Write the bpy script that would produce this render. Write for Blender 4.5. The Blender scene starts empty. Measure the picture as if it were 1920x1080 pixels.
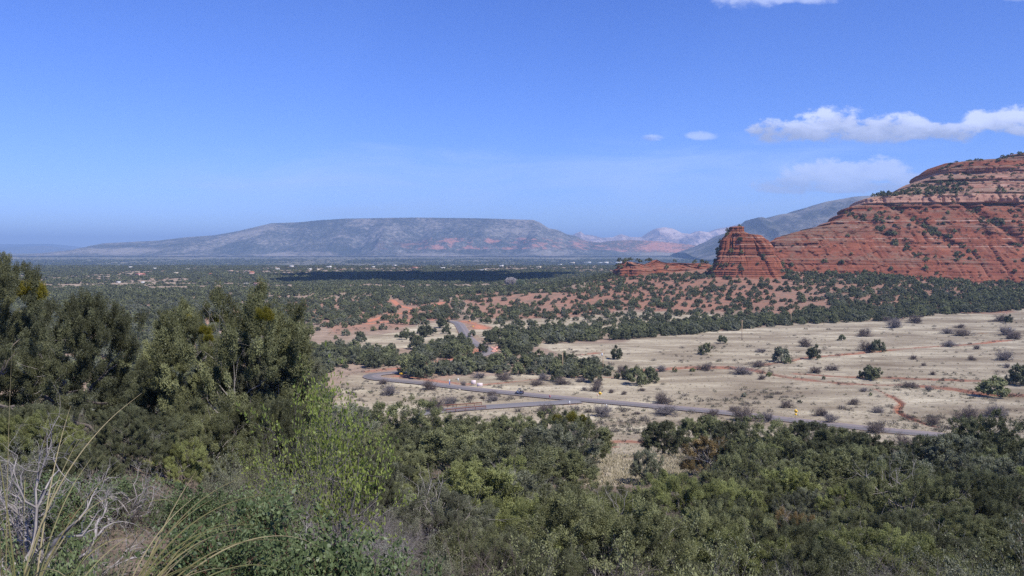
import bpy, math, random
import numpy as np
from mathutils import Vector, Matrix

C = bpy.context.scene
COL = C.collection
R = math.radians
rng = np.random.default_rng(7)
random.seed(7)

# ------------------------------------------------------------------ camera, light, exposure
F = 1600.0           # focal length in pixels of a 1920 px wide frame
HZ = 472.0           # row of the true horizon
CAMZ = 50.0
PITCH = math.atan((540 - HZ) / F)
cam_d = bpy.data.cameras.new('camera')
cam_d.sensor_width = 36; cam_d.lens = 36 * F / 1920
cam_d.clip_start = 0.05; cam_d.clip_end = 80000
cam = bpy.data.objects.new('camera', cam_d); COL.objects.link(cam)
cam.location = (0, 0, CAMZ); cam.rotation_euler = (R(90) - PITCH, 0, 0)
C.camera = cam

SUN_EL = R(50)
SUN_AZ = R(138)      # compass-like, clockwise from +Y (the view direction): to the right and a little behind
sdir = Vector((math.sin(SUN_AZ) * math.cos(SUN_EL), math.cos(SUN_AZ) * math.cos(SUN_EL), math.sin(SUN_EL)))
sun_d = bpy.data.lights.new('sun', 'SUN'); sun_d.energy = 5.0; sun_d.angle = R(0.5); sun_d.color = (1.0, 0.935, 0.83)
sun = bpy.data.objects.new('sun', sun_d); COL.objects.link(sun)
sun.rotation_euler = (-sdir).to_track_quat('-Z', 'Y').to_euler(); sun.location = (0, 0, 3000)

C.view_settings.view_transform = 'Standard'; C.view_settings.look = 'None'
C.view_settings.exposure = 0.28; C.view_settings.gamma = 1.0
C.cycles.use_denoising = False
C.cycles.max_bounces = 6; C.cycles.diffuse_bounces = 3; C.cycles.transparent_max_bounces = 8
C.cycles.volume_bounces = 0; C.cycles.transmission_bounces = 3


class NT:
    """tiny node-tree helper"""
    def __init__(s, tree):
        s.t = tree; s.n = tree.nodes; s.l = tree.links
    def new(s, typ, **kw):
        nd = s.n.new(typ)
        for k, v in kw.items(): setattr(nd, k, v)
        return nd
    def put(s, sock, v):
        if isinstance(v, bpy.types.NodeSocket): s.l.new(v, sock)
        elif v is not None: sock.default_value = v
    def math(s, op, a, b=None, c=None, clamp=False):
        nd = s.new('ShaderNodeMath', operation=op, use_clamp=clamp)
        s.put(nd.inputs[0], a); s.put(nd.inputs[1], b)
        if c is not None: s.put(nd.inputs[2], c)
        return nd.outputs[0]
    def mix(s, f, a, b, mode='MIX'):
        nd = s.new('ShaderNodeMix', data_type='RGBA', blend_type=mode)
        s.put(nd.inputs[0], f); s.put(nd.inputs[6], col(a)); s.put(nd.inputs[7], col(b))
        return nd.outputs[2]
    def noise(s, vec, scale, detail=4, rough=0.55, dist=0.0, dim='3D'):
        nd = s.new('ShaderNodeTexNoise', noise_dimensions=dim)
        s.put(nd.inputs['Vector'], vec); nd.inputs['Scale'].default_value = scale
        nd.inputs['Detail'].default_value = detail; nd.inputs['Roughness'].default_value = rough
        nd.inputs['Distortion'].default_value = dist
        return nd.outputs['Fac']
    def ramp(s, f, stops):
        nd = s.new('ShaderNodeValToRGB'); s.put(nd.inputs[0], f)
        e = nd.color_ramp.elements
        while len(e) < len(stops): e.new(0.5)
        for el, (p, c_) in zip(e, stops):
            el.position = p; el.color = col(c_)
        return nd.outputs[0]
    def smooth(s, v, a, b):
        nd = s.new('ShaderNodeMapRange', interpolation_type='SMOOTHSTEP')
        s.put(nd.inputs[0], v); nd.inputs[1].default_value = a; nd.inputs[2].default_value = b
        return nd.outputs[0]
    def attr(s, name, typ='GEOMETRY'):
        return s.new('ShaderNodeAttribute', attribute_name=name, attribute_type=typ).outputs['Fac']
    def scalevec(s, vec, sc, off=(0, 0, 0)):
        nd = s.new('ShaderNodeMapping'); s.put(nd.inputs[0], vec)
        nd.inputs['Scale'].default_value = sc; nd.inputs['Location'].default_value = off
        return nd.outputs[0]


def col(c):
    if isinstance(c, (tuple, list)) and len(c) == 3: return (c[0], c[1], c[2], 1.0)
    return c


# ------------------------------------------------------------------ world: sky with a few clouds
world = bpy.data.worlds.new('World'); C.world = world; world.use_nodes = True
w = NT(world.node_tree); w.n.clear()
sky = w.new('ShaderNodeTexSky', sky_type='NISHITA')
sky.sun_disc = False; sky.sun_elevation = SUN_EL; sky.sun_rotation = SUN_AZ
sky.altitude = 1300; sky.air_density = 1.0; sky.dust_density = 0.3; sky.ozone_density = 4.5
tc = w.new('ShaderNodeTexCoord')
nrm = w.new('ShaderNodeVectorMath', operation='NORMALIZE'); w.l.new(tc.outputs['Generated'], nrm.inputs[0])
sep = w.new('ShaderNodeSeparateXYZ'); w.l.new(nrm.outputs[0], sep.inputs[0])
yy = w.math('MAXIMUM', sep.outputs[1], 0.05)
U = w.math('DIVIDE', sep.outputs[0], yy); V = w.math('DIVIDE', sep.outputs[2], yy)
uv = w.new('ShaderNodeCombineXYZ'); w.l.new(U, uv.inputs[0]); w.l.new(V, uv.inputs[1])
n_big = w.noise(w.scalevec(uv.outputs[0], (1.0, 1.9, 1)), 22, 9, 0.6, 0.25)
n_fin = w.noise(w.scalevec(uv.outputs[0], (1, 1.5, 1), (3, 1, 0)), 60, 6, 0.62)
n_wisp = w.noise(w.scalevec(uv.outputs[0], (1, 6, 1), (7, 2, 0)), 6, 6, 0.6, 0.6)


def blob(px, py, a, b):
    """soft bump around a direction of the sky"""
    u0, v0 = (px - 960) / F, (HZ - py) / F
    x = w.math('DIVIDE', w.math('SUBTRACT', U, u0), a / F)
    y = w.math('DIVIDE', w.math('SUBTRACT', V, v0), b / F)
    return w.math('SUBTRACT', 1.0, w.math('ADD', w.math('MULTIPLY', x, x), w.math('MULTIPLY', y, y)))


def cloud_field(blobs):
    f = None
    for b in blobs:
        o = blob(*b); f = o if f is None else w.new_max(f, o)
    return f


def _nm(a, b):
    nd = w.new('ShaderNodeMath', operation='SMOOTH_MAX'); w.put(nd.inputs[0], a); w.put(nd.inputs[1], b); nd.inputs[2].default_value = 0.3
    return nd.outputs[0]
w.new_max = _nm
skyc = sky.outputs[0]
hs = w.new('ShaderNodeHueSaturation'); hs.inputs['Hue'].default_value = 0.505; hs.inputs['Saturation'].default_value = 1.08
w.l.new(skyc, hs.inputs['Color']); skyc = w.mix(1.0, hs.outputs[0], (0.77, 0.905, 1.46), 'MULTIPLY')


def lay_cloud(base, field, v_lo, v_hi, dens, lo=0.0, hi=0.7, bright=(6.3, 7.1, 10.2), dark=(3.2, 3.9, 6.3)):
    fld = w.math('ADD', field, w.math('MULTIPLY', w.math('SUBTRACT', n_big, 0.5), 3.0))
    fld = w.math('ADD', fld, w.math('MULTIPLY', w.math('SUBTRACT', n_fin, 0.5), 1.5))
    floor_ = w.smooth(w.math('ADD', V, w.math('MULTIPLY', w.math('SUBTRACT', n_fin, 0.5), 0.008)), (HZ - v_lo - 8) / F, (HZ - v_lo + 8) / F)
    a = w.math('MULTIPLY', w.math('MULTIPLY', w.smooth(fld, lo, hi), floor_), dens)
    sh = w.smooth(w.math('ADD', V, w.math('MULTIPLY', w.math('SUBTRACT', n_big, 0.5), 0.05)), (HZ - v_lo) / F, (HZ - v_hi) / F)
    c = w.mix(sh, dark, bright)  # cloud shading painted into the colour: shaded grey base, sunlit bright top
    return w.mix(a, base, c)

c1 = cloud_field([(1432, 248, 40, 26), (1500, 250, 80, 22), (1568, 232, 70, 38), (1640, 245, 90, 30), (1690, 240, 60, 28), (1760, 250, 90, 20),
                  (1880, 232, 90, 30), (1960, 225, 80, 34), (2080, 235, 90, 40)])
c2 = cloud_field([(1560, 325, 110, 30), (1640, 318, 80, 26), (1710, 335, 70, 18), (1480, 345, 80, 20), (1600, 352, 160, 12)])
c3 = cloud_field([(1395, -5, 90, 30), (1335, -12, 80, 14), (1490, 5, 90, 12), (1700, -12, 120, 14), (1900, -4, 50, 16)])
c4 = cloud_field([(1218, 260, 26, 7), (1312, 256, 32, 9)])
skyc = w.mix(w.math('MULTIPLY', w.smooth(w.math('ADD', w.math('MULTIPLY', n_wisp, 2.6), cloud_field([(1300, 345, 620, 95), (700, 350, 480, 75)])), 1.2, 3.0), 0.66), skyc, (4.2, 5.8, 9.6))
skyc = lay_cloud(skyc, c2, 372, 300, 0.62)
skyc = lay_cloud(skyc, c1, 268, 212, 0.97)
skyc = lay_cloud(skyc, c3, 60, -20, 0.6, 0.0, 1.1)
skyc = lay_cloud(skyc, c4, 270, 250, 0.5, -0.1, 1.2)
bg = w.new('ShaderNodeBackground'); bg.inputs['Strength'].default_value = 0.102
out = w.new('ShaderNodeOutputWorld')
w.l.new(skyc, bg.inputs['Color']); w.l.new(bg.outputs[0], out.inputs['Surface'])


# ------------------------------------------------------------------ helpers
def tag(o, label=None, cat=None, group=None, kind=None):
    if label: o['label'] = label
    if cat: o['category'] = cat
    if group: o['group'] = group
    if kind: o['kind'] = kind
    return o


def mesh_np(name, V_, faces, mat=None, attrs=None, smooth=False, midx=None):
    """faces: list of int arrays (n,k)"""
    me = bpy.data.meshes.new(name)
    V_ = np.asarray(V_, np.float32)
    if not isinstance(faces, (list, tuple)): faces = [faces]
    faces = [np.asarray(f, np.int32) for f in faces if len(f)]
    loops = np.concatenate([f.ravel() for f in faces]) if faces else np.zeros(0, np.int32)
    sizes = np.concatenate([np.full(len(f), f.shape[1], np.int32) for f in faces]) if faces else np.zeros(0, np.int32)
    starts = np.concatenate([[0], np.cumsum(sizes)[:-1]]).astype(np.int32)
    me.vertices.add(len(V_)); me.vertices.foreach_set('co', V_.ravel())
    me.loops.add(len(loops)); me.loops.foreach_set('vertex_index', loops)
    me.polygons.add(len(sizes)); me.polygons.foreach_set('loop_start', starts); me.polygons.foreach_set('loop_total', sizes)
    if smooth: me.polygons.foreach_set('use_smooth', np.ones(len(sizes), bool))
    for m in (mat if isinstance(mat, (list, tuple)) else [mat]):
        if m: me.materials.append(m)
    if midx is not None: me.polygons.foreach_set('material_index', np.asarray(midx, np.int32))
    for k, v in (attrs or {}).items():
        a = me.attributes.new(k, 'FLOAT', 'POINT'); a.data.foreach_set('value', np.asarray(v, np.float32))
    me.update(calc_edges=True); me.validate()
    return me


def obj(name, me, parent=None, loc=(0, 0, 0), rz=0.0, sc=(1, 1, 1)):
    o = bpy.data.objects.new(name, me); COL.objects.link(o)
    o.location = loc; o.rotation_euler = (0, 0, rz); o.scale = sc
    if parent: o.parent = parent
    return o


def empty(name, loc=(0, 0, 0), rz=0.0, sc=(1, 1, 1)):
    o = bpy.data.objects.new(name, None); COL.objects.link(o)
    o.empty_display_size = 0.3; o.location = loc; o.rotation_euler = (0, 0, rz); o.scale = sc
    return o


def grid_faces(nr, nc, wrap=False):
    i = np.arange(nr - 1)[:, None]; j = np.arange(nc if wrap else nc - 1)[None, :]
    a = i * nc + j; b = i * nc + (j + 1) % nc
    return np.stack([a, b, b + nc, a + nc], -1).reshape(-1, 4)


_h = {}
def vnoise2(x, y, seed=0):
    """value noise, vectorised"""
    if seed not in _h: _h[seed] = np.random.default_rng(1000 + seed).random((256, 256)).astype(np.float64)
    T = _h[seed]
    xi = np.floor(x).astype(np.int64); yi = np.floor(y).astype(np.int64)
    fx = x - xi; fy = y - yi
    fx = fx * fx * (3 - 2 * fx); fy = fy * fy * (3 - 2 * fy)
    a = T[xi & 255, yi & 255]; b = T[(xi + 1) & 255, yi & 255]; c = T[xi & 255, (yi + 1) & 255]; d = T[(xi + 1) & 255, (yi + 1) & 255]
    return (a * (1 - fx) + b * fx) * (1 - fy) + (c * (1 - fx) + d * fx) * fy


def fbm(x, y, seed=0, octv=4, g=0.5):
    s = 0; a = 1; t = 0
    for k in range(octv):
        s = s + a * vnoise2(x * 2 ** k, y * 2 ** k, seed + k); t += a; a *= g
    return s / t


def sstep(x, a, b):
    t = np.clip((x - a) / (b - a), 0, 1); return t * t * (3 - 2 * t)


def in_poly(px, py, poly):
    inside = np.zeros(np.shape(px), bool); n = len(poly)
    for i in range(n):
        x1, y1 = poly[i]; x2, y2 = poly[(i + 1) % n]
        if y1 == y2: continue
        c = ((y1 > py) != (y2 > py)) & (px < (x2 - x1) * (py - y1) / (y2 - y1) + x1)
        inside ^= c
    return inside


def seg_dist(x, y, line):
    d = np.full(np.shape(x), 1e9)
    for (x1, y1), (x2, y2) in zip(line[:-1], line[1:]):
        dx, dy = x2 - x1, y2 - y1
        t = np.clip(((x - x1) * dx + (y - y1) * dy) / (dx * dx + dy * dy + 1e-9), 0, 1)
        d = np.minimum(d, np.hypot(x - x1 - t * dx, y - y1 - t * dy))
    return d


# ------------------------------------------------------------------ terrain height
KD = [0, 4, 8, 15, 22, 30, 45, 60, 80, 110, 140, 170, 210, 250, 300, 600, 700, 850, 1000, 1100, 1300, 1600, 2000, 3050, 3350, 4000, 5000, 8000, 11000, 20000, 40000]
hl = [48.4, 47.7, 47.2, 46.6, 45.6, 43.8, 38.5, 34, 29, 23, 16, 10, 3, 0.3, 0]
hm = [48.4, 47.4, 46.4, 44.6, 42.7, 40, 36, 32.5, 28.5, 23.0, 16, 10, 3, 0.3, 0]
hr = [48.4, 47.2, 45.8, 43, 40.6, 38, 35, 32, 28.3, 23.5, 16, 9, 2, 0.1, 0]
far = [0, -14, -42, -34, -4, 14, 20, 20]
COLS = {
    -700: hl + [0, 0, 0, 0, 0, 0, 0, 0] + far, 250: hl + [0, 0, 0, 0, 0, 0, 0, 0] + far,
    600: hm + [0, 0, 0, 0, 0, 0, 0, 0] + far, 980: hr + [0, 0, 1, 2, 1, 0, 0, 0] + far,
    1130: hr + [0, 2, 9, 20, 17, 4, 0, 0] + far, 1250: hr + [0, 4, 17, 28, 22, 8, 0, 0] + far,
    1370: hr + [0, 6, 26, 34, 36, 20, 5, 0] + far, 1500: hr + [0, 6, 24, 36, 40, 40, 10, 0] + far,
    1700: hr + [0, 5, 20, 33, 40, 40, 10, 0] + far, 1920: hr + [0, 1, 14, 27, 40, 40, 10, 0] + far,
    2600: hr + [0, 1, 14, 27, 40, 40, 10, 0] + far}
_lx = np.linspace(math.log(1.0), math.log(40001.0), 900)
_px = np.linspace(-700, 2600, 221)
_rows = np.array([np.interp(_lx, [math.log(1 + k) for k in KD], COLS[c]) for c in sorted(COLS)])
_tab = np.array([np.interp(_px, sorted(COLS), _rows[:, i]) for i in range(len(_lx))])   # (lx, px)
def _blur(a, n, axis):
    k = np.hanning(n + 2)[1:-1]; k /= k.sum(); p = n // 2
    a = np.concatenate([np.repeat(a.take([0], axis), p, axis), a, np.repeat(a.take([-1], axis), p, axis)], axis)
    return np.apply_along_axis(lambda v: np.convolve(v, k, 'valid'), axis, a)
_tab = _blur(_blur(_tab, 9, 0), 9, 1)

ROADPTS = None
def base_z(X, Y):
    X = np.asarray(X, float); Y = np.asarray(Y, float)
    r = np.hypot(X, Y); az = np.arctan2(X, Y)
    c = np.clip(np.cos(az), 0.62, 1); d = r * c
    px = 960 + F * np.clip(np.tan(np.clip(az, -1.0, 1.0)), -1.03, 1.02)
    # soften the change of side close to the camera and behind it
    px = np.where(np.abs(az) > 1.2, 960 + (px - 960) * np.clip((math.pi - np.abs(az)) / 1.9, 0, 1), px)
    fi = np.clip((np.log(1 + d) - _lx[0]) / (_lx[1] - _lx[0]), 0, len(_lx) - 1.001)
    fj = np.clip((px - _px[0]) / (_px[1] - _px[0]), 0, len(_px) - 1.001)
    i = fi.astype(int); j = fj.astype(int); u = fi - i; v = fj - j
    return (_tab[i, j] * (1 - u) + _tab[i + 1, j] * u) * (1 - v) + (_tab[i, j + 1] * (1 - u) + _tab[i + 1, j + 1] * u) * v


def ground_z(X, Y):
    X = np.asarray(X, float); Y = np.asarray(Y, float)
    z = base_z(X, Y)
    d = np.hypot(X, Y)
    amp = 0.12 * sstep(d, 3, 20) * (1 - sstep(d, 200, 260)) * 4 + 1.6 * sstep(d, 640, 900) * (1 - 0.0 * d)
    amp = amp + 6.0 * sstep(d, 3200, 4500)
    z = z + sstep(d, 1050, 1500) * (1 - sstep(d, 2900, 3200)) * 9 * (fbm(X / 210 + 9, Y / 170 + 5, 13, 3) - 0.5)
    z = z + amp * (fbm(X / 60 + 50, Y / 60 + 50, 3, 5) - 0.5) * 2
    # knolls between the road and the red ridge
    z = z + 7 * np.exp(-(((X - 20) / 60) ** 2 + ((Y - 830) / 45) ** 2)) + 5 * np.exp(-(((X + 260) / 90) ** 2 + ((Y - 980) / 60) ** 2))
    z = z + 0.18 * (fbm(X / 9 + 20, Y / 9 + 20, 9, 3) - 0.5) * sstep(d, 240, 300)
    return z


def project(X, Y, Z):
    cp, sp = math.cos(PITCH), math.sin(PITCH)
    zc = np.asarray(Z, float) - CAMZ
    dep = Y * cp - zc * sp; up = Y * sp + zc * cp
    dep = np.maximum(dep, 1e-3)
    return 960 + F * X / dep, 540 - F * up / dep


def ray(px, py):
    a = (px - 960) / F; b = (540 - py) / F
    cp, sp = math.cos(PITCH), math.sin(PITCH)
    return np.array([a, cp + b * sp, -sp + b * cp])


def at(px, py):
    """where the line of sight meets the ground beyond the near hillside"""
    r = ray(px, py)
    t = np.concatenate([np.linspace(205, 1200, 2400), np.geomspace(1200, 20000, 2500)])
    P = r[None, :] * t[:, None]
    g = base_z(P[:, 0], P[:, 1]); h = P[:, 2] + CAMZ - g
    k = np.argmax(h < 0)
    if h[k] >= 0: k = len(t) - 1
    return float(P[k, 0]), float(P[k, 1])


def gz(x, y): return float(ground_z(np.array([x]), np.array([y]))[0])


# ------------------------------------------------------------------ materials
MATS = {}
def new_mat(name):
    m = bpy.data.materials.new(name); m.use_nodes = True
    t = NT(m.node_tree); t.n.clear()
    o = t.new('ShaderNodeOutputMaterial')
    MATS[name] = m
    return m, t, o


def simple(name, c, rough=0.6, metal=0.0, var=0.15, scale=3.0):
    if name in MATS: return MATS[name]
    m, t, o = new_mat(name)
    p = t.new('ShaderNodeBsdfPrincipled'); g = t.new('ShaderNodeTexCoord')
    n = t.noise(g.outputs['Object'], scale, 4, 0.6)
    k = [max(0, x * (1 - var)) for x in c]; k2 = [min(1, x * (1 + var)) for x in c]
    t.l.new(t.ramp(n, [(0.3, tuple(k)), (0.7, tuple(k2))]), p.inputs['Base Color'])
    p.inputs['Roughness'].default_value = rough; p.inputs['Metallic'].default_value = metal
    t.l.new(p.outputs[0], o.inputs[0])
    return m


def foliage(name, lo, mid, hi, transl=0.20, rough=0.75):
    m, t, o = new_mat(name)
    f = t.attr('tint')
    oi = t.new('ShaderNodeObjectInfo')
    ff = t.math('ADD', f, t.math('MULTIPLY', t.math('SUBTRACT', oi.outputs['Random'], 0.5), 0.3), clamp=True)
    c = t.ramp(ff, [(0.05, lo), (0.5, mid), (0.95, hi)])
    d = t.new('ShaderNodeBsdfDiffuse'); d.inputs['Roughness'].default_value = 0.6
    tr = t.new('ShaderNodeBsdfTranslucent'); gl = t.new('ShaderNodeBsdfGlossy')
    gl.inputs['Roughness'].default_value = 0.45; gl.inputs['Color'].default_value = (0.9, 0.95, 1.0, 1)
    t.l.new(c, d.inputs['Color'])
    t.l.new(t.mix(1.0, c, (0.85, 1.0, 0.45), 'MULTIPLY'), tr.inputs['Color'])
    a = t.new('ShaderNodeMixShader'); a.inputs[0].default_value = transl
    t.l.new(d.outputs[0], a.inputs[1]); t.l.new(tr.outputs[0], a.inputs[2])
    b = t.new('ShaderNodeMixShader'); b.inputs[0].default_value = 0.015
    t.l.new(a.outputs[0], b.inputs[1]); t.l.new(gl.outputs[0], b.inputs[2])
    t.l.new(b.outputs[0], o.inputs[0])
    return m

TONE = {
    'olive': foliage('foliage_olive', (0.091, 0.096, 0.048), (0.182, 0.192, 0.096), (0.306, 0.323, 0.161)),
    'dark green': foliage('foliage_dark', (0.057, 0.061, 0.034), (0.114, 0.122, 0.068), (0.192, 0.205, 0.114)),
    'yellow green': foliage('foliage_yellow', (0.102, 0.111, 0.044), (0.205, 0.222, 0.088), (0.344, 0.373, 0.148)),
    'grey green': foliage('foliage_grey', (0.088, 0.092, 0.063), (0.176, 0.184, 0.126), (0.296, 0.309, 0.212)),
    'rusty': foliage('foliage_rusty', (0.102, 0.075, 0.035), (0.205, 0.150, 0.070), (0.344, 0.252, 0.118)),
}
M_LEAFY = foliage('leaf_fresh', (0.13, 0.17, 0.045), (0.25, 0.31, 0.075), (0.38, 0.43, 0.12), 0.35)
M_MANZ = foliage('leaf_manzanita', (0.045, 0.072, 0.034), (0.100, 0.138, 0.060), (0.20, 0.25, 0.125), 0.2)
M_SAGE = foliage('leaf_sage', (0.119, 0.129, 0.112), (0.203, 0.210, 0.182), (0.322, 0.329, 0.280), 0.15)
M_MISTLE = foliage('mistletoe', (0.105, 0.105, 0.017), (0.182, 0.168, 0.025), (0.266, 0.231, 0.042), 0.2)
M_GRASS = foliage('dry_grass', (0.30, 0.25, 0.17), (0.46, 0.40, 0.29), (0.62, 0.56, 0.43), 0.2)
M_BLADE = foliage('grass_blade', (0.16, 0.17, 0.06), (0.30, 0.26, 0.13), (0.46, 0.39, 0.24), 0.25)
M_BARK = simple('bark_grey', (0.135, 0.115, 0.10), 0.9, var=0.4, scale=14)
M_DEAD = simple('dead_wood', (0.30, 0.275, 0.26), 0.85, var=0.3, scale=9)
M_TWIG = simple('twig_grey', (0.185, 0.165, 0.165), 0.9, var=0.3, scale=5)
M_TWIGD = simple('twig_brown', (0.14, 0.112, 0.10), 0.9, var=0.3, scale=5)
M_REDBARK = simple('bark_red', (0.16, 0.07, 0.05), 0.7, var=0.4, scale=9)


def ground_material():
    m, t, o = new_mat('ground')
    g = t.new('ShaderNodeNewGeometry'); P = g.outputs['Position']
    fld = t.attr('field'); red = t.attr('red'); litter = t.attr('litter'); farp = t.attr('farplain')
    big = t.noise(P, 0.012, 5, 0.6); med = t.noise(P, 0.09, 5, 0.62); fin = t.noise(P, 1.4, 4, 0.65)
    streak = t.noise(t.scalevec(P, (0.35, 1.0, 1)), 0.05, 6, 0.65, 0.4)
    spot = t.noise(P, 0.45, 3, 0.7)
    grass = t.ramp(streak, [(0.32, (0.18, 0.145, 0.105)), (0.45, (0.28, 0.24, 0.178)), (0.57, (0.40, 0.355, 0.265)), (0.70, (0.56, 0.51, 0.385))])
    grass = t.mix(t.math('MULTIPLY', t.smooth(spot, 0.52, 0.66), 0.5), grass, (0.19, 0.15, 0.115))
    grass = t.mix(t.math('MULTIPLY', t.smooth(med, 0.50, 0.66), 0.6), grass, (0.235, 0.200, 0.155))
    grass = t.mix(t.math('MULTIPLY', fin, 0.5), grass, t.mix(1.0, grass, (0.62, 0.60, 0.56), 'MULTIPLY'))
    scrub = t.ramp(t.math('ADD', t.math('MULTIPLY', med, 0.6), t.math('MULTIPLY', fin, 0.4)),
                   [(0.3, (0.12, 0.095, 0.072)), (0.5, (0.23, 0.175, 0.135)), (0.66, (0.35, 0.275, 0.21)), (0.8, (0.43, 0.36, 0.29))])
    soil = t.ramp(t.math('ADD', t.math('MULTIPLY', med, 0.5), t.math('MULTIPLY', fin, 0.5)),
                  [(0.3, (0.15, 0.085, 0.06)), (0.5, (0.25, 0.13, 0.092)), (0.68, (0.34, 0.20, 0.145)), (0.8, (0.43, 0.30, 0.22))])
    litc = t.ramp(t.math('ADD', t.math('MULTIPLY', t.noise(P, 3.0, 5, 0.7), 0.6), t.math('MULTIPLY', fin, 0.4)),
                  [(0.35, (0.045, 0.036, 0.028)), (0.52, (0.11, 0.088, 0.070)), (0.7, (0.22, 0.18, 0.15))])
    farc = t.ramp(t.math('ADD', t.math('MULTIPLY', t.noise(t.scalevec(P, (0.25, 1, 1)), 0.006, 5, 0.65), 0.55), t.math('MULTIPLY', t.noise(P, 0.03, 4, 0.7), 0.45)),
                  [(0.38, (0.055, 0.062, 0.045)), (0.5, (0.095, 0.098, 0.072)), (0.58, (0.22, 0.195, 0.155)), (0.68, (0.40, 0.35, 0.28))])
    c = t.mix(t.smooth(t.math('ADD', fld, t.math('MULTIPLY', t.math('SUBTRACT', med, 0.5), 0.7)), 0.3, 0.7), scrub, grass)
    rr = t.math('ADD', red, t.math('ADD', t.math('MULTIPLY', t.math('SUBTRACT', med, 0.5), 1.0), t.math('MULTIPLY', t.math('SUBTRACT', spot, 0.5), 0.7)))
    soil = t.mix(t.smooth(red, 0.7, 1.0), soil, t.mix(fin, (0.30, 0.115, 0.07), (0.46, 0.22, 0.15)))
    c = t.mix(t.smooth(rr, 0.30, 0.85), c, soil)
    c = t.mix(litter, c, litc)
    c = t.mix(farp, c, farc)
    p = t.new('ShaderNodeBsdfDiffuse'); p.inputs['Roughness'].default_value = 0.8
    t.l.new(c, p.inputs['Color'])
    bm = t.new('ShaderNodeBump'); bm.inputs['Strength'].default_value = 0.55; bm.inputs['Distance'].default_value = 0.35
    t.l.new(t.math('ADD', t.math('MULTIPLY', fin, 0.5), spot), bm.inputs['Height']); t.l.new(bm.outputs[0], p.inputs['Normal'])
    t.l.new(p.outputs[0], o.inputs[0])
    return m


# ------------------------------------------------------------------ roads (lines first: the terrain paint needs them)
ROAD_MAIN = [(2060, 852), (1920, 833), (1780, 818), (1660, 807), (1560, 796), (1470, 786), (1400, 778), (1300, 768), (1200, 759), (1100, 750),
             (1000, 741), (900, 731), (800, 719), (750, 714), (712, 710.5), (697, 706.5), (704, 702.5), (730, 699.5), (765, 696.5), (805, 688), (850, 679),
             (887, 670), (908, 664), (917, 658), (908, 651.5), (890, 644), (878, 635), (871, 624), (864, 612), (858, 606), (846, 602.5), (820, 600)]
ROAD_SIDE = [(1085, 752), (1040, 755.2), (1000, 757.5), (950, 761), (900, 764), (860, 767), (820, 771), (780, 776)]
DIRT = [[(820, 600), (770, 600), (720, 604), (690, 607)], [(735, 562), (748, 573), (775, 580), (760, 586), (725, 592), (690, 603)],
        [(775, 580), (815, 574), (830, 568)]]
def catmull(pts, n=8):
    P = [np.array(p, float) for p in pts]; P = [2 * P[0] - P[1]] + P + [2 * P[-1] - P[-2]]; o = []
    for i in range(1, len(P) - 2):
        for k in range(n):
            t = k / n; a, b, c, d = P[i - 1:i + 3]
            o.append(0.5 * ((2 * b) + (-a + c) * t + (2 * a - 5 * b + 4 * c - d) * t * t + (-a + 3 * b - 3 * c + d) * t ** 3))
    o.append(P[-2]); return np.array(o)
def wline(pts, n=8): return catmull([at(*p) for p in pts], n)
L_MAIN = wline(ROAD_MAIN); L_SIDE = wline(ROAD_SIDE)
L_DIRT = [wline(d) for d in DIRT]

WASH = [([(1190, 696), (1280, 690), (1340, 689), (1400, 692), (1440, 701), (1500, 711), (1560, 717), (1640, 722), (1700, 723), (1780, 729), (1840, 738), (1925, 742)], 2.6),
        ([(1430, 684), (1480, 677), (1520, 670), (1590, 664), (1660, 657), (1750, 650), (1820, 646), (1860, 641), (1890, 638)], 2.0),
        ([(1500, 701), (1580, 707), (1660, 708), (1750, 712), (1850, 714), (1925, 714)], 2.2),
        ([(1640, 729), (1668, 742), (1690, 756), (1682, 770), (1712, 786), (1750, 800)], 1.1),
        ([(905, 722), (1000, 712), (1060, 707), (1150, 708)], 1.3),
        ([(690, 697), (730, 692), (765, 690)], 3.2), ([(745, 705), (790, 710), (835, 716), (880, 720)], 2.2),
        ([(800, 684), (850, 674), (888, 663), (895, 655)], 4.5), ([(868, 602), (893, 608), (903, 616)], 5.0),
        ([(925, 655), (936, 650)], 3.5), ([(720, 597), (790, 594), (850, 597)], 5.0),
        ([(1010, 592), (1100, 585), (1190, 577)], 4.0), ([(1060, 668), (1120, 662)], 2.0),
        ([(1040, 757.5), (1100, 757)], 0.9), ([(1110, 834), (1160, 828), (1200, 829)], 2.0), ([(1100, 868), (1150, 862)], 1.6)]
FIELD_POLYS = [
    [(1000, 655), (1010, 645), (1180, 637), (1360, 620), (1500, 608), (1660, 601), (1750, 590), (1930, 583), (2300, 580), (2300, 860), (1920, 850), (640, 850), (640, 700), (900, 715), (1000, 705), (1150, 705)],
    [(570, 650), (640, 640), (740, 622), (860, 600), (870, 640), (780, 650), (700, 655), (600, 660)],
    [(880, 605), (1100, 590), (1300, 585), (1420, 600), (1200, 625), (1000, 640), (930, 650), (900, 635)],
    [(1060, 805), (1310, 820), (1300, 885), (1060, 925)],
    [(1640, 810), (1760, 825), (1740, 870), (1660, 865)]]
RED_POLYS = [([(1150, 500), (1330, 505), (1480, 520), (1440, 580), (1300, 590), (1050, 570)], 0.62),
             ([(1440, 510), (1700, 508), (1930, 520), (1900, 590), (1600, 590), (1400, 600)], 0.50),
             ([(840, 545), (1100, 540), (1160, 590), (900, 600)], 0.52), ([(540, 560), (840, 560), (860, 600), (620, 630)], 0.50),
             ([(170, 560), (560, 570), (560, 620), (200, 620)], 0.42), ([(1840, 950), (1960, 950), (1960, 1010), (1880, 1010)], 0.75), ([(640, 690), (860, 700), (860, 720), (640, 700)], 0.35)]


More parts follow.
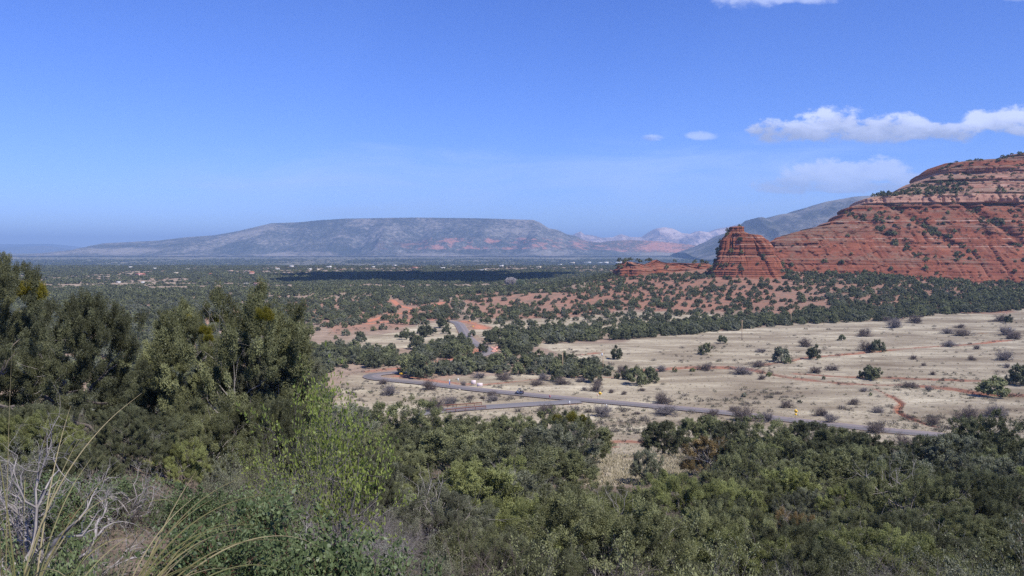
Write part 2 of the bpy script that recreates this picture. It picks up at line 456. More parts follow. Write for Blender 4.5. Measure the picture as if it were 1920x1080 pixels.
def paint(X, Y, Z):
    px, py = project(X, Y, Z)
    d = np.hypot(X, Y); front = Y > 1
    n1 = fbm(X / 28 + 30, Y / 28 + 30, 17, 4) - 0.5; n2 = fbm(X / 28 + 90, Y / 28 + 60, 23, 4) - 0.5
    ks = np.clip(320 / np.maximum(d, 60), 0.2, 2.5)
    field = np.zeros(len(X)); red = np.zeros(len(X)) + 0.10
    offs = [(0, 0), (-14, 3), (14, -3), (5, 5), (-6, -5), (22, 4), (-22, -4)]
    for ox, oy in offs:
        qx = px + (ox + 110 * n1) * ks; qy = py + (oy + 34 * n2) * ks
        h = np.zeros(len(X), bool)
        for p in FIELD_POLYS: h |= in_poly(qx, qy, p) & front & (d > 70)
        field += h / len(offs)
        h = np.zeros(len(X))
        for p, v in RED_POLYS:
            k = in_poly(qx, qy, p) & front; h[k] = np.maximum(h[k], v)
        red += h / len(offs)
    k = front & (d > 60) & (d < 1100) & (py < 860)
    for line, wd in WASH:
        L = wline(line, 6); q = seg_dist(X[k], Y[k], L)
        red[k] = np.maximum(red[k], 1.02 - 0.5 * np.clip((q + 4 * np.abs(n1[k])) / (wd * 1.35), 0, 3) - 0.8 * n2[k])
    for L in L_DIRT:
        q = seg_dist(X[k], Y[k], L); red[k] = np.maximum(red[k], 1.4 - 0.8 * np.clip(q / 3.5, 0, 3))
    qm = np.full(len(X), 1e3); qm[k] = np.minimum(seg_dist(X[k], Y[k], L_MAIN[::3]), seg_dist(X[k], Y[k], L_SIDE[::2]))
    litter = 1 - sstep(d, 150, 230); litter = np.clip(litter - field, 0, 1) * 0.9
    farp = sstep(d, 3000, 3600)
    field = np.maximum(field, 0.42 * sstep(d, 1000, 1250) * sstep(fbm(X / 60 + 40, Y / 210 + 10, 67, 4), 0.48, 0.6))
    return field, np.clip(red, 0, 1.4), litter, farp, qm


def build_ground():
    az = np.concatenate([np.linspace(-180, -46, 46)[:-1], np.linspace(-46, 46, 1150), np.linspace(46, 180, 46)[1:-1]])
    a = np.radians(az)
    r = np.concatenate([[0.05], np.geomspace(0.4, 200, 190), 1 / np.linspace(1 / 201.5, 1 / 3400, 560), np.geomspace(3450, 33000, 90)])
    rr, aa = np.meshgrid(r, a, indexing='ij')
    X = (rr * np.sin(aa)).ravel(); Y = (rr * np.cos(aa)).ravel()
    Z = ground_z(X, Y)
    fi, re, li, fp, qm = paint(X, Y, Z)
    Z -= 0.25 * (1 - sstep(qm, 4.5, 9))          # shallow road bed
    Z -= 0.9 * sstep(re, 0.7, 0.9) * (Y > 200) * (Y < 560) * (qm > 12)   # eroded washes
    f = grid_faces(len(r), len(a), wrap=True)[:, ::-1]
    me = mesh_np('ground', np.stack([X, Y, Z], 1), f, ground_material(), {'field': fi, 'red': re, 'litter': li, 'farplain': fp}, smooth=True)
    return tag(obj('ground', me), kind='structure')
build_ground()


def ribbon(name, L, w0, mat, lift=0.03, cross=(-1, -0.5, 0, 0.5, 1), widths=None):
    T = np.gradient(L, axis=0); T /= np.linalg.norm(T, axis=1)[:, None] + 1e-9
    N = np.stack([-T[:, 1], T[:, 0]], 1); n = len(L); c = np.array(cross)
    wd = np.full(n, w0) if widths is None else widths
    P = L[:, None, :] + N[:, None, :] * (c[None, :, None] * wd[:, None, None])
    X = P[..., 0].ravel(); Y = P[..., 1].ravel()
    zc = base_z(L[:, 0], L[:, 1])
    zc = np.convolve(np.pad(zc, 4, mode='edge'), np.ones(9) / 9, 'valid')
    Z = np.repeat(zc[:, None], len(c), 1) + lift + 0.04 * (1 - c[None, :] ** 2)
    me = mesh_np(name, np.stack([X, Y, Z.ravel()], 1), grid_faces(n, len(c)), mat, {'across': np.tile(c, n)}, smooth=True)
    return tag(obj(name, me), kind='structure')


def road_material(name, base, lane):
    m, t, o = new_mat(name)
    P = t.new('ShaderNodeNewGeometry').outputs['Position']
    n = t.noise(P, 0.5, 5, 0.65); f = t.noise(P, 9, 3, 0.6); a = t.attr('across')
    c = t.mix(t.smooth(a, -0.12, 0.12), base, lane)
    c = t.mix(t.math('MULTIPLY', t.smooth(n, 0.45, 0.7), 0.35), c, (0.20, 0.175, 0.165))
    aa = t.math('ABSOLUTE', a)
    c = t.mix(t.math('MULTIPLY', t.smooth(t.math('ABSOLUTE', t.math('SUBTRACT', aa, 0.45)), 0.16, 0.05), 0.25), c, (0.10, 0.095, 0.10))
    c = t.mix(t.smooth(t.math('ADD', aa, t.math('MULTIPLY', t.math('SUBTRACT', n, 0.5), 0.25)), 0.90, 0.99), c, (0.42, 0.26, 0.19))
    c = t.mix(0.3, c, t.mix(f, (0.08, 0.08, 0.08), (0.30, 0.29, 0.28)))
    p = t.new('ShaderNodeBsdfPrincipled'); t.l.new(c, p.inputs['Base Color']); p.inputs['Roughness'].default_value = 0.8
    t.l.new(p.outputs[0], o.inputs[0]); return m
M_ROAD = road_material('asphalt', (0.130, 0.114, 0.106), (0.250, 0.200, 0.178))
M_ROAD2 = road_material('asphalt_side', (0.16, 0.15, 0.146), (0.20, 0.18, 0.172))
ribbon('road', L_MAIN[::-1], 3.6, M_ROAD, lift=0.06)
ribbon('side_road', L_SIDE, 3.6, M_ROAD2, lift=0.045)


# ------------------------------------------------------------------ red rock cliffs
def rock_material(name, caplo, caphi, bands, veg=0.6):
    m, t, o = new_mat(name)
    g = t.new('ShaderNodeNewGeometry'); P = g.outputs['Position']
    sp = t.new('ShaderNodeSeparateXYZ'); t.l.new(P, sp.inputs[0]); z = sp.outputs[2]
    warp = t.noise(P, 0.02, 3, 0.5)
    zz = t.math('ADD', z, t.math('MULTIPLY', warp, 3.0))
    cz = t.new('ShaderNodeCombineXYZ'); t.l.new(t.math('MULTIPLY', sp.outputs[0], 0.06), cz.inputs[0]); t.l.new(zz, cz.inputs[2])
    lay = t.noise(cz.outputs[0], 0.42, 6, 0.72)
    blot = t.noise(P, 0.06, 5, 0.65)
    stainv = t.new('ShaderNodeMapping'); t.l.new(P, stainv.inputs[0]); stainv.inputs['Scale'].default_value = (1, 1, 0.13)
    stain = t.noise(stainv.outputs[0], 0.22, 5, 0.7)
    c = t.ramp(lay, [(0.28, (0.17, 0.064, 0.042)), (0.45, (0.27, 0.098, 0.060)), (0.58, (0.34, 0.130, 0.078)), (0.74, (0.46, 0.215, 0.138))])
    c = t.mix(t.math('MULTIPLY', t.smooth(stain, 0.48, 0.66), 0.7), c, (0.11, 0.05, 0.04))
    c = t.mix(t.math('MULTIPLY', t.smooth(blot, 0.5, 0.7), 0.35), c, (0.40, 0.20, 0.14))
    for zb, hw in bands:
        k = t.smooth(t.math('ABSOLUTE', t.math('SUBTRACT', zz, zb)), hw, hw * 0.4)
        c = t.mix(t.math('MULTIPLY', t.math('MULTIPLY', k, t.smooth(blot, 0.42, 0.55)), 0.8), c, (0.58, 0.42, 0.33))
    pale = t.ramp(lay, [(0.30, (0.27, 0.11, 0.072)), (0.5, (0.44, 0.235, 0.165)), (0.68, (0.62, 0.44, 0.34))])
    pale = t.mix(t.math('MULTIPLY', t.smooth(stain, 0.5, 0.66), 0.45), pale, (0.20, 0.09, 0.065))
    kz = t.math('MULTIPLY', t.smooth(zz, caplo, caplo + 1.5), t.smooth(zz, caphi + 6, caphi))
    c = t.mix(kz, c, pale)
    sn = t.new('ShaderNodeSeparateXYZ'); t.l.new(g.outputs['True Normal'], sn.inputs[0])
    up = t.smooth(t.math('ADD', sn.outputs[2], t.math('MULTIPLY', t.math('SUBTRACT', blot, 0.5), 0.5)), 0.80, 0.93)
    c = t.mix(t.math('MULTIPLY', t.math('MULTIPLY', t.smooth(zz, caplo + 1, caplo + 2.5), t.smooth(zz, caplo + 15, caplo + 12)), t.math('MULTIPLY', t.smooth(stain, 0.62, 0.45), 0.75)), c, (0.60, 0.37, 0.265))
    tal = t.ramp(t.noise(P, 0.35, 4, 0.7), [(0.35, (0.085, 0.082, 0.055)), (0.55, (0.20, 0.165, 0.125)), (0.7, (0.36, 0.22, 0.16))])
    c = t.mix(t.math('MULTIPLY', up, veg), c, tal)
    p = t.new('ShaderNodeBsdfDiffuse'); p.inputs['Roughness'].default_value = 0.9; t.l.new(c, p.inputs['Color'])
    bm = t.new('ShaderNodeBump'); bm.inputs['Strength'].default_value = 0.6; bm.inputs['Distance'].default_value = 1.1
    t.l.new(t.math('ADD', lay, t.math('MULTIPLY', t.noise(P, 0.6, 5, 0.7), 0.5)), bm.inputs['Height']); t.l.new(bm.outputs[0], p.inputs['Normal'])
    t.l.new(p.outputs[0], o.inputs[0]); return m
M_ROCK = rock_material('red_rock', 105, 150, [(86, 0.7), (79, 0.5), (66, 0.45), (57, 0.4)])
M_ROCK2 = rock_material('red_rock_butte', 400, 500, [(66, 0.5), (59, 0.4)], 0.5)


def ledges(z, seed, tmin=0.9, tmax=5.0, amp=1.5):
    """protrusion of the strata as a function of height"""
    rg = np.random.default_rng(seed); zs = [0.0]; pr = []
    while zs[-1] < 260:
        zs.append(zs[-1] + rg.uniform(tmin, tmax)); pr.append(rg.random() ** 1.5 * amp)
    zs = np.array(zs); pr = np.array(pr)
    i = np.clip(np.searchsorted(zs, z) - 1, 0, len(pr) - 1)
    t = (z - zs[i]) / (zs[i + 1] - zs[i])
    return pr[i] * (1 - 0.55 * t)       # overhanging lip at the foot of every bed, worn back at its top


ROCKPTS = []      # points where bushes can root


def massif():
    def g(z, x=300.0):
        a = np.interp(z, [20, 34, 60, 80, 102, 103, 105.5, 106.5, 116, 118, 126, 136, 137.5, 146, 150, 158, 159, 168, 172, 185, 215],
                      [-14, 0, 34, 56, 82, 87, 88, 81, 84, 92, 120, 150, 155, 160, 172, 182, 190, 196, 215, 235, 300])
        b = np.interp(z, [20, 34, 60, 80, 102, 103, 105.5, 106.5, 116, 118, 124, 125, 132, 134, 143, 145, 154, 157, 163, 166, 172, 185, 215],
                      [-14, 0, 34, 56, 82, 87, 88, 81, 84, 90, 108, 112, 116, 128, 134, 146, 150, 160, 164, 184, 205, 235, 300])
        w_ = sstep(x, 455, 520); return a * (1 - w_) + b * w_
    sil = [(1438, 505), (1441, 480), (1446, 462), (1455, 452), (1466, 443), (1500, 434), (1529, 426), (1555, 422), (1557, 415), (1571, 412), (1575, 401), (1589, 397), (1592, 387), (1611, 384), (1615, 373), (1642, 367),
           (1690, 357), (1722, 338), (1745, 330), (1748, 320), (1764, 316), (1768, 307), (1800, 303), (1862, 299), (1884, 293), (1930, 284), (2010, 255), (2080, 240)]
    d0 = 900.0
    pts = []
    for px, py in sil:
        z = 60.0
        for _ in range(30):
            d = d0 + g(z, (px - 960) / F * 1040) + 34; z = CAMZ + (HZ - py) / F * d
        pts.append((z, (px - 960) / F * d))
    pz = np.array([p[0] for p in pts]); pX = np.array([p[1] for p in pts])
    order = np.argsort(pz); pz = pz[order]; pX = np.maximum.accumulate(pX[order])
    ztop = pz[-1]
    zl = np.concatenate([np.arange(18, ztop, 0.62), [ztop]])
    s = np.linspace(0, 1, 760) ** 1.25
    xR = 1150.0
    rows = []
    for z in zl:
        xL = np.interp(z, pz, pX)
        xL -= 1.8 * (ledges(np.array([z]), 5)[0] - 0.6) + 1.3 * (ledges(np.array([z]), 8, 5, 14, 7.5)[0] - 2.5)
        x = xL + s * (xR - xL)
        u = x - xL
        front = d0 + g(z, x) + 34 * np.exp(-u / 26) - 10 * sstep(u, 0, 200)
        # buttresses and gullies running down the face
        wv = 13 * (fbm(x / 95 + 3, np.full_like(x, z / 400), 31, 4) - 0.5) + 5 * (fbm(x / 22 + 7, np.full_like(x, z / 90 + 2), 33, 4) - 0.5)
        gul = np.zeros_like(x)
        for gx, gd in ((1650, 4), (1735, 6), (1868, 9), (1990, 9)):
            cx = (gx - 960) / F * 960 + (70 - z) * 0.75
            gul += gd * np.exp(-((x - cx) / (7 + 9 * (z < 60))) ** 2) * (0.35 + 0.65 * sstep(z, 30, 60)) * (1 - 0.75 * sstep(z, 101, 108))
        big = ledges(np.full_like(x, z) + 5 * (fbm(x / 160 + 4, x * 0 + 2, 44, 2) - 0.5), 8, 5, 14, 7.5) * sstep(fbm(x / 60 + 2, np.full_like(x, z / 25), 45, 3), 0.35, 0.65)
        lg = big + ledges(np.full_like(x, z) + 2.0 * (fbm(x / 130, x * 0 + 1, 41, 2) - 0.5), 5) * (0.6 + 0.8 * fbm(x / 30, np.full_like(x, z / 6), 43, 2))
        if z > 118: lg = lg * 1.0 + 1.6 * ledges(np.full_like(x, z) + 3 * (fbm(x / 50 + 8, x * 0 + 6, 46, 2) - 0.5), 12, 3, 8, 6.0) * (0.4 + sstep(fbm(x / 40 + 5, np.full_like(x, z / 20), 48, 3), 0.4, 0.6))
        y = front + wv + gul - lg
        y = y - 6.5 * np.exp(-((z - 104) / 2.4) ** 4) * (1 - sstep(fbm(x / 28 + 31, x * 0 + 8, 49, 3), 0.40, 0.52))
        # alcoves under the cap rock
        if 97 < z < 110:
            al = sstep(fbm(x / 34 + 11, x * 0 + 3.3, 47, 3), 0.47, 0.62) * 9 * np.exp(-((z - 104.5) / 3.0) ** 2); y = y + al * 0.8
        jn = vnoise2(x / 3.1, np.full_like(x, z / 9), 51); y = y + 1.4 * (jn > 0.78) + 3.2 * (vnoise2(x / 5.3 + 9, np.full_like(x, z / 22), 53) > 0.86)
        y = y - 2.2 * (vnoise2(x / 4.0 + 50, np.full_like(x, z / 3.0), 54) > 0.80)
        bx = xL + (1 - np.linspace(0, 1, 40)) * (xR - xL)
        by = d0 + g(z) + 34 + (1 - np.exp(-(bx - xL) / 70)) * (420 - (z - 18) * 0.9)
        rows.append(np.stack([np.concatenate([x, bx[:-1]]), np.concatenate([y, by[:-1]]), np.full(len(x) + 39, z)], 1))
        if z > 26:
            k = np.arange(0, len(x), 3)
            ROCKPTS.append(np.stack([x[k], y[k], np.full(len(k), z), gul[k]], 1))
    Vv = np.concatenate(rows); nc = len(rows[0])
    f = grid_faces(len(rows), nc, wrap=True)
    cap = len(Vv); Vv = np.concatenate([Vv, [[Vv[-nc:, 0].mean(), Vv[-nc:, 1].mean(), ztop + 12]]])
    b = (len(rows) - 1) * nc; j = np.arange(nc)
    tri = np.stack([b + j, b + (j + 1) % nc, np.full(nc, cap)], 1)
    me = mesh_np('red_rock_cliff', Vv, [f, tri], M_ROCK)
    tag(obj('red_rock_cliff', me), kind='structure')
massif()


def butte(name, zl, xl, xr, yf, yb, seed, mat, power=2.6, amp=1.6, nseg=300, wob=3.0, crack=0.0, warp=None):
    """stack of level outlines: xl(z), xr(z) sides, yf(z), yb(z) front and back"""
    th = np.linspace(0, 2 * np.pi, nseg, endpoint=False); rows = []
    cs, sn = np.cos(th), np.sin(th)
    ex = np.sign(cs) * np.abs(cs) ** (2 / power); ey = np.sign(sn) * np.abs(sn) ** (2 / power)
    for z in zl:
        L, Rr, A, B = xl(z), xr(z), yf(z), yb(z)
        cx, cy, a, b = (L + Rr) / 2, (A + B) / 2, (Rr - L) / 2, (B - A) / 2
        x = cx + a * ex; y = cy + b * ey
        wz = 1.0 - 0.6 * float(sstep(z, 64, 70)) if seed == 61 else 1.0
        k = wz * wob * (fbm(cs * 2.2 + 9, sn * 2.2 + 9 + z / 60, seed, 4) - 0.5) * 2
        k = k + ledges(np.full(nseg, z), seed, 0.6, 2.6, amp) * (0.5 + vnoise2(cs * 6 + 20, sn * 6 + z / 5 + 20, seed + 3))
        k = k - 3.0 * (vnoise2(cs * 7 + 60, sn * 7 + z / 40 + 60, seed + 7) > 0.80) - crack * 5.5 * np.exp(-((th - 3.95) / 0.055) ** 2 - ((z - 61) / 8.0) ** 4) - crack * 5.0 * np.exp(-((th - 4.12) / 0.05) ** 2 - ((z - 61) / 7.0) ** 4)
        k = k - 1.6 * (vnoise2(cs * 16 + 40, sn * 16 + z / 14 + 40, seed + 5) > 0.80)
        k = np.clip(k, -0.45 * b, a)
        rows.append(np.stack([x + cs * k * (a > 3), y + sn * k, np.full(nseg, z)], 1))
        if z > zl[0] + 6: ROCKPTS.append(np.concatenate([rows[-1][::6], np.zeros((len(rows[-1][::6]), 1))], 1))
    Vv = np.concatenate(rows); f = grid_faces(len(rows), nseg, wrap=True)
    if warp:
        Vv[:, 2] = warp(Vv[:, 0], Vv[:, 2])
        rows = [r_.copy() for r_ in Vv.reshape(len(rows), nseg, 3)]
    cap = len(Vv); Vv = np.concatenate([Vv, [rows[-1].mean(0) + np.array([0, 0, 0.6])]])
    b0 = (len(rows) - 1) * nseg; j = np.arange(nseg)
    tri = np.stack([b0 + j, b0 + (j + 1) % nseg, np.full(nseg, cap)], 1)
    me = mesh_np(name, Vv, [f, tri], mat)
    return tag(obj(name, me), kind='structure')


def P2X(px, d): return (px - 960) / F * d
def P2Z(py, d): return CAMZ + (HZ - py) / F * d
DB = 872.0
zs_b = np.arange(18, 75.9, 0.45)
_bl = [(P2Z(py, DB), P2X(px, DB)) for px, py in [(1328, 530), (1336, 508), (1345, 496), (1351, 478), (1355, 460), (1357, 447), (1364, 440), (1371, 432), (1374, 423)]]
_br = [(P2Z(py, DB), P2X(px, DB)) for px, py in [(1475, 530), (1462, 505), (1456, 488), (1450, 480), (1446, 464), (1437, 453), (1429, 446), (1424, 441), (1399, 438), (1394, 434), (1391, 423)]]
butte('red_rock_butte', zs_b, lambda z: np.interp(z, [p[0] for p in _bl], [p[1] for p in _bl]), lambda z: np.interp(z, [p[0] for p in _br], [p[1] for p in _br]),
      lambda z: np.interp(z, [18, 27, 44, 46, 68, 70, 77], [838, 846, 856, 862, 865, 868, 870]), lambda z: np.interp(z, [18, 46, 68, 77], [925, 905, 893, 884]), 61, M_ROCK2, 3.4, 1.9, 620, 4.0, crack=1.0)
_rl = [(-10, 1150), (28, 1156), (36, 1163), (39.5, 1172)]
butte('low_red_ridge', np.arange(10, 40.5, 0.4), lambda z: np.interp(z, [p[0] for p in _rl], [P2X(p[1], 1000) for p in _rl]),
      lambda z: np.interp(z, [10, 33, 34, 37, 38.5, 40.5], [P2X(1420, 950), P2X(1370, 950), P2X(1345, 960), P2X(1330, 970), P2X(1235, 980), P2X(1205, 980)]),
      lambda z: np.interp(z, [10, 27, 34, 40], [955, 972, 980, 990]), lambda z: np.interp(z, [10, 40], [1060, 1012]), 71, M_ROCK2, 3.5, 2.4, 620, 9.0, warp=lambda x, z: 24 + (z - 24) * (0.62 + 0.38 * sstep(x, 120, 190) + 0.9 * (fbm(x / 14 + 7, x * 0 + 4, 72, 4) - 0.5)) * (1.0 if True else 0))


# ------------------------------------------------------------------ distant mesa and mountains
def hill_material(name, dark, mid, lite, redz=None, sc=1.0, redx=(0, 1e5)):
    m, t, o = new_mat(name)
    g = t.new('ShaderNodeNewGeometry'); P = g.outputs['Position']
    sp = t.new('ShaderNodeSeparateXYZ'); t.l.new(P, sp.inputs[0])
    a = t.noise(P, 0.0016 * sc, 5, 0.62); b = t.noise(P, 0.02 * sc, 4, 0.7)
    c = t.ramp(t.math('ADD', t.math('MULTIPLY', a, 0.55), t.math('MULTIPLY', b, 0.45)), [(0.42, dark), (0.50, mid), (0.57, lite)])
    if redz:
        zz = t.math('ADD', sp.outputs[2], t.math('MULTIPLY', t.math('SUBTRACT', t.noise(P, 0.004, 4, 0.6), 0.5), 60))
        k = t.math('MULTIPLY', t.smooth(zz, redz[0] - 12, redz[0]), t.smooth(zz, redz[1] + 14, redz[1]))
        k = t.math('MULTIPLY', k, t.smooth(t.noise(t.scalevec(P, (1, 1, 2.2)), 0.006, 6, 0.75), 0.49, 0.60))
        k = t.math('MULTIPLY', k, t.smooth(sp.outputs[0], redx[0] - 500, redx[0] + 500))
        c = t.mix(t.math('MULTIPLY', k, 0.95), c, t.mix(b, (0.26, 0.12, 0.09), (0.50, 0.25, 0.18)))
    p = t.new('ShaderNodeBsdfDiffuse'); t.l.new(c, p.inputs['Color']); t.l.new(p.outputs[0], o.inputs[0]); return m


def hill_range(name, sil, df, dr, db, mat, z0=-40, gully=0.12, gl=600, rim=0.0, seed=80, nx=800, ny=90, bench=None, ledge=0):
    px0, px1 = sil[0][0], sil[-1][0]
    px = np.linspace(px0, px1, nx); top = np.interp(px, [s[0] for s in sil], [P2Z(s[1], dr) for s in sil])
    t = np.linspace(0, 1, ny)
    dd = np.concatenate([df + (dr - df) * t, dr + (db - dr) * np.linspace(0, 1, 25)[1:]])
    tt = np.concatenate([t, 1 - 0.0 * np.linspace(0, 1, 25)[1:]])
    X = np.zeros((len(dd), nx)); Y = X.copy(); Z = X.copy()
    for i, d in enumerate(dd):
        x = (px - 960) / F * dr * (0.55 + 0.45 * d / dr)
        X[i] = x; Y[i] = d
        if i < ny:
            k = t[i]
            n1 = 1 - np.abs(fbm(x / gl + 5, np.full_like(x, d / (gl * 4)), seed, 5) * 2 - 1) * 2
            kk = k ** 1.25 if bench is None else np.interp(k, *bench)
            g_ = gully * 4 * kk * (1 - kk) * (1 - rim * kk) * (0.35 - n1 * 0.6)
            Z[i] = z0 + (top - z0) * np.clip(kk - g_, -0.05, 1.0)
        else:
            q = (i - ny + 1) / 24
            Z[i] = top - (top - z0) * 0.9 * sstep(q, 0.35, 1)
    me = mesh_np(name, np.stack([X.ravel(), Y.ravel(), Z.ravel()], 1), grid_faces(len(dd), nx), mat, smooth=True)
    return tag(obj(name, me), kind='structure')

M_MESA = hill_material('mesa_scrub', (0.050, 0.058, 0.050), (0.105, 0.105, 0.092), (0.25, 0.225, 0.195), (80, 190), 1.0, (-1100, 0))
M_MTN = hill_material('mountain_scrub', (0.048, 0.053, 0.050), (0.092, 0.092, 0.086), (0.20, 0.185, 0.165), None, 2.0)
M_PINK = hill_material('pale_rock', (0.16, 0.12, 0.11), (0.40, 0.29, 0.25), (0.66, 0.52, 0.46), None, 1.2)
M_FAR = hill_material('far_hills', (0.07, 0.08, 0.07), (0.10, 0.11, 0.09), (0.16, 0.15, 0.13), None, 0.5)
hill_range('mesa', [(20, 482), (90, 474), (160, 466), (172, 461), (200, 456), (300, 451), (350, 445), (405, 441), (450, 433), (512, 418.5), (560, 417), (600, 413), (650, 410), (780, 408),
                    (900, 409.5), (1000, 412.5), (1012, 417), (1028, 428), (1045, 431), (1062, 439), (1078, 442), (1100, 452), (1180, 460), (1290, 470)],
           8300, 10300, 12500, M_MESA, 5, 0.55, 420, 0.7, 80, 1000, 120, ([0, 0.28, 0.34, 0.42, 0.55, 0.80, 0.96, 1], [0, 0.10, 0.22, 0.34, 0.44, 0.78, 0.99, 1]))
hill_range('red_hills', [(1060, 472), (1100, 460), (1140, 452), (1180, 450), (1230, 452), (1290, 458), (1330, 464), (1380, 474)], 9000, 9600, 10500, hill_material('red_hills', (0.07, 0.07, 0.055), (0.16, 0.12, 0.10), (0.42, 0.20, 0.14), (40, 120), 1.5, (-1e5, 0)), 5, 0.3, 260, 0.3, 90, 300, 50)
hill_range('pale_peaks', [(1060, 458), (1078, 438), (1088, 434), (1096, 440), (1110, 441), (1128, 446), (1150, 445), (1164, 439), (1180, 444), (1205, 445), (1218, 436), (1232, 428), (1246, 426), (1262, 429),
                          (1278, 437), (1296, 439), (1310, 433), (1330, 436), (1350, 428), (1372, 424), (1390, 419), (1420, 421), (1500, 424), (1600, 430)],
           14500, 16500, 18500, M_PINK, 10, 0.5, 380, 0.1, 95, 700, 60)
hill_range('blue_mountain', [(1285, 474), (1320, 462), (1345, 450), (1362, 440), (1385, 432), (1405, 423), (1420, 408), (1428, 407), (1440, 411), (1462, 402), (1490, 399), (1508, 390), (1520, 388), (1545, 379), (1600, 369),
                             (1650, 366), (1700, 358), (1800, 345), (1950, 335), (2200, 330)],
           5200, 7400, 9500, M_MTN, -20, 0.55, 700, 0.2, 97, 700, 90)
hill_range('far_hills', [(-400, 456), (-200, 455), (-60, 457), (40, 458), (80, 457), (150, 464), (170, 463), (240, 468), (330, 474)], 24000, 26000, 29000, M_FAR, 10, 0.3, 2000, 0.2, 99, 300, 30)
hill_range('low_far_hills', [(-400, 462), (-100, 463), (0, 464), (80, 461), (130, 470), (220, 480)], 18000, 19500, 21500, M_FAR, 10, 0.3, 1500, 0.2, 101, 300, 30)

# a cloud high above, out of the picture: its shade lies across the woods
def shade_cloud(tx, ty, h, parts):
    rg = np.random.default_rng(3)
    cx, cy = tx + sdir.x / sdir.z * h, ty + sdir.y / sdir.z * h
    Vs, Fs = [], []; n = 0
    th = np.linspace(0, 2 * np.pi, 40, endpoint=False); ph = np.linspace(-np.pi / 2, np.pi / 2, 18)
    for ox, oy, a, b, c in parts:
        P, T = np.meshgrid(ph, th, indexing='ij')
        k = 0.75 + 0.5 * fbm(np.cos(T) * np.cos(P) * 2 + 9 + ox / 50, np.sin(T) * 2 + 9 + P, 120, 4)
        x = cx + ox + a * np.cos(P) * np.cos(T) * k; y = cy + oy + b * np.cos(P) * np.sin(T) * k; z = h + c * np.where(np.sin(P) > 0, np.sin(P), 0.3 * np.sin(P)) * k
        Vs.append(np.stack([x, y, z], -1).reshape(-1, 3)); Fs.append(grid_faces(18, 40, True) + n); n += 18 * 40
    me = mesh_np('cloud', np.concatenate(Vs), np.concatenate(Fs), simple('cloud_white', (0.9, 0.9, 0.92), 1.0, var=0.02), smooth=True)
    return tag(obj('cloud', me), kind='structure')
shade_cloud(-150, 1640, 1500, [(0, 0, 130, 290, 50), (-140, 110, 110, 330, 40), (95, -110, 90, 190, 45), (-270, 230, 90, 170, 30), (60, 280, 100, 170, 30), (175, 40, 60, 150, 30), (-215, -90, 70, 120, 20), (235, 200, 60, 110, 20)])
# ------------------------------------------------------------------ plants: mesh makers
def leaf_tris(P, D, L, W, rg, kind='tri', N=None):
    """P base points, D unit directions, L lengths, W widths -> vertices and faces"""
    n = len(P)
    q = rg.normal(size=(n, 3)) if N is None else N + rg.normal(size=(n, 3)) * 0.35
    S = np.cross(D, q); S /= np.linalg.norm(S, axis=1)[:, None] + 1e-9
    L = np.broadcast_to(L, n)[:, None]; W = np.broadcast_to(W, n)[:, None]
    if kind == 'tri':
        V_ = np.stack([P - S * W * 0.5, P + S * W * 0.5, P + D * L], 1).reshape(-1, 3)
        return V_, np.arange(3 * n).reshape(-1, 3), 3
    if kind == 'quad':
        V_ = np.stack([P, P + D * L * 0.45 - S * W * 0.5, P + D * L, P + D * L * 0.45 + S * W * 0.5], 1).reshape(-1, 3)
        return V_, np.arange(4 * n).reshape(-1, 4), 4
    V_ = np.stack([P, P + D * L * 0.3 - S * W * 0.45, P + D * L * 0.72 - S * W * 0.45, P + D * L, P + D * L * 0.72 + S * W * 0.45, P + D * L * 0.3 + S * W * 0.45], 1).reshape(-1, 3)
    return V_, np.arange(6 * n).reshape(-1, 6), 6


def unit(v): return v / (np.linalg.norm(v, axis=-1, keepdims=True) + 1e-9)


def tubes(lines, sides=4):
    """lines: list of (pts (n,3), radii (n,))"""
    Vs, Fs = [], []; n0 = 0
    th = np.linspace(0, 2 * np.pi, sides, endpoint=False)
    for P, r in lines:
        P = np.asarray(P, float); r = np.asarray(r, float); n = len(P)
        T = unit(np.gradient(P, axis=0)); up = np.array([0.31, 0.17, 0.93]) if abs(T[0, 2]) < 0.9 else np.array([1.0, 0.1, 0.0])
        A = unit(np.cross(T, up)); B = np.cross(T, A)
        ring = P[:, None] + (A[:, None] * np.cos(th)[None, :, None] + B[:, None] * np.sin(th)[None, :, None]) * r[:, None, None]
        Vs.append(ring.reshape(-1, 3)); Fs.append(grid_faces(n, sides, True) + n0); n0 += n * sides
    return np.concatenate(Vs), np.concatenate(Fs)


def branchy(rg, p, d, length, rad, depth, out, wob=0.35, upw=0.15, nseg=6, kids=(2, 4), spread=0.8, shrink=0.62):
    """recursive crooked limbs"""
    pts = [np.array(p, float)]; d = unit(np.array(d, float)); st = length / nseg
    for k in range(nseg):
        d = unit(d + rg.normal(size=3) * wob + np.array([0, 0, upw])); pts.append(pts[-1] + d * st)
    pts = np.array(pts); rr = np.linspace(rad, rad * 0.45, nseg + 1); out.append((pts, rr))
    if depth > 0:
        for _ in range(rg.integers(kids[0], kids[1] + 1)):
            k = rg.integers(nseg // 2, nseg + 1); dd = unit(d + rg.normal(size=3) * spread)
            branchy(rg, pts[k], dd, length * shrink * rg.uniform(0.7, 1.2), rr[k] * 0.72, depth - 1, out, wob, upw, max(3, nseg - 1), kids, spread, shrink)


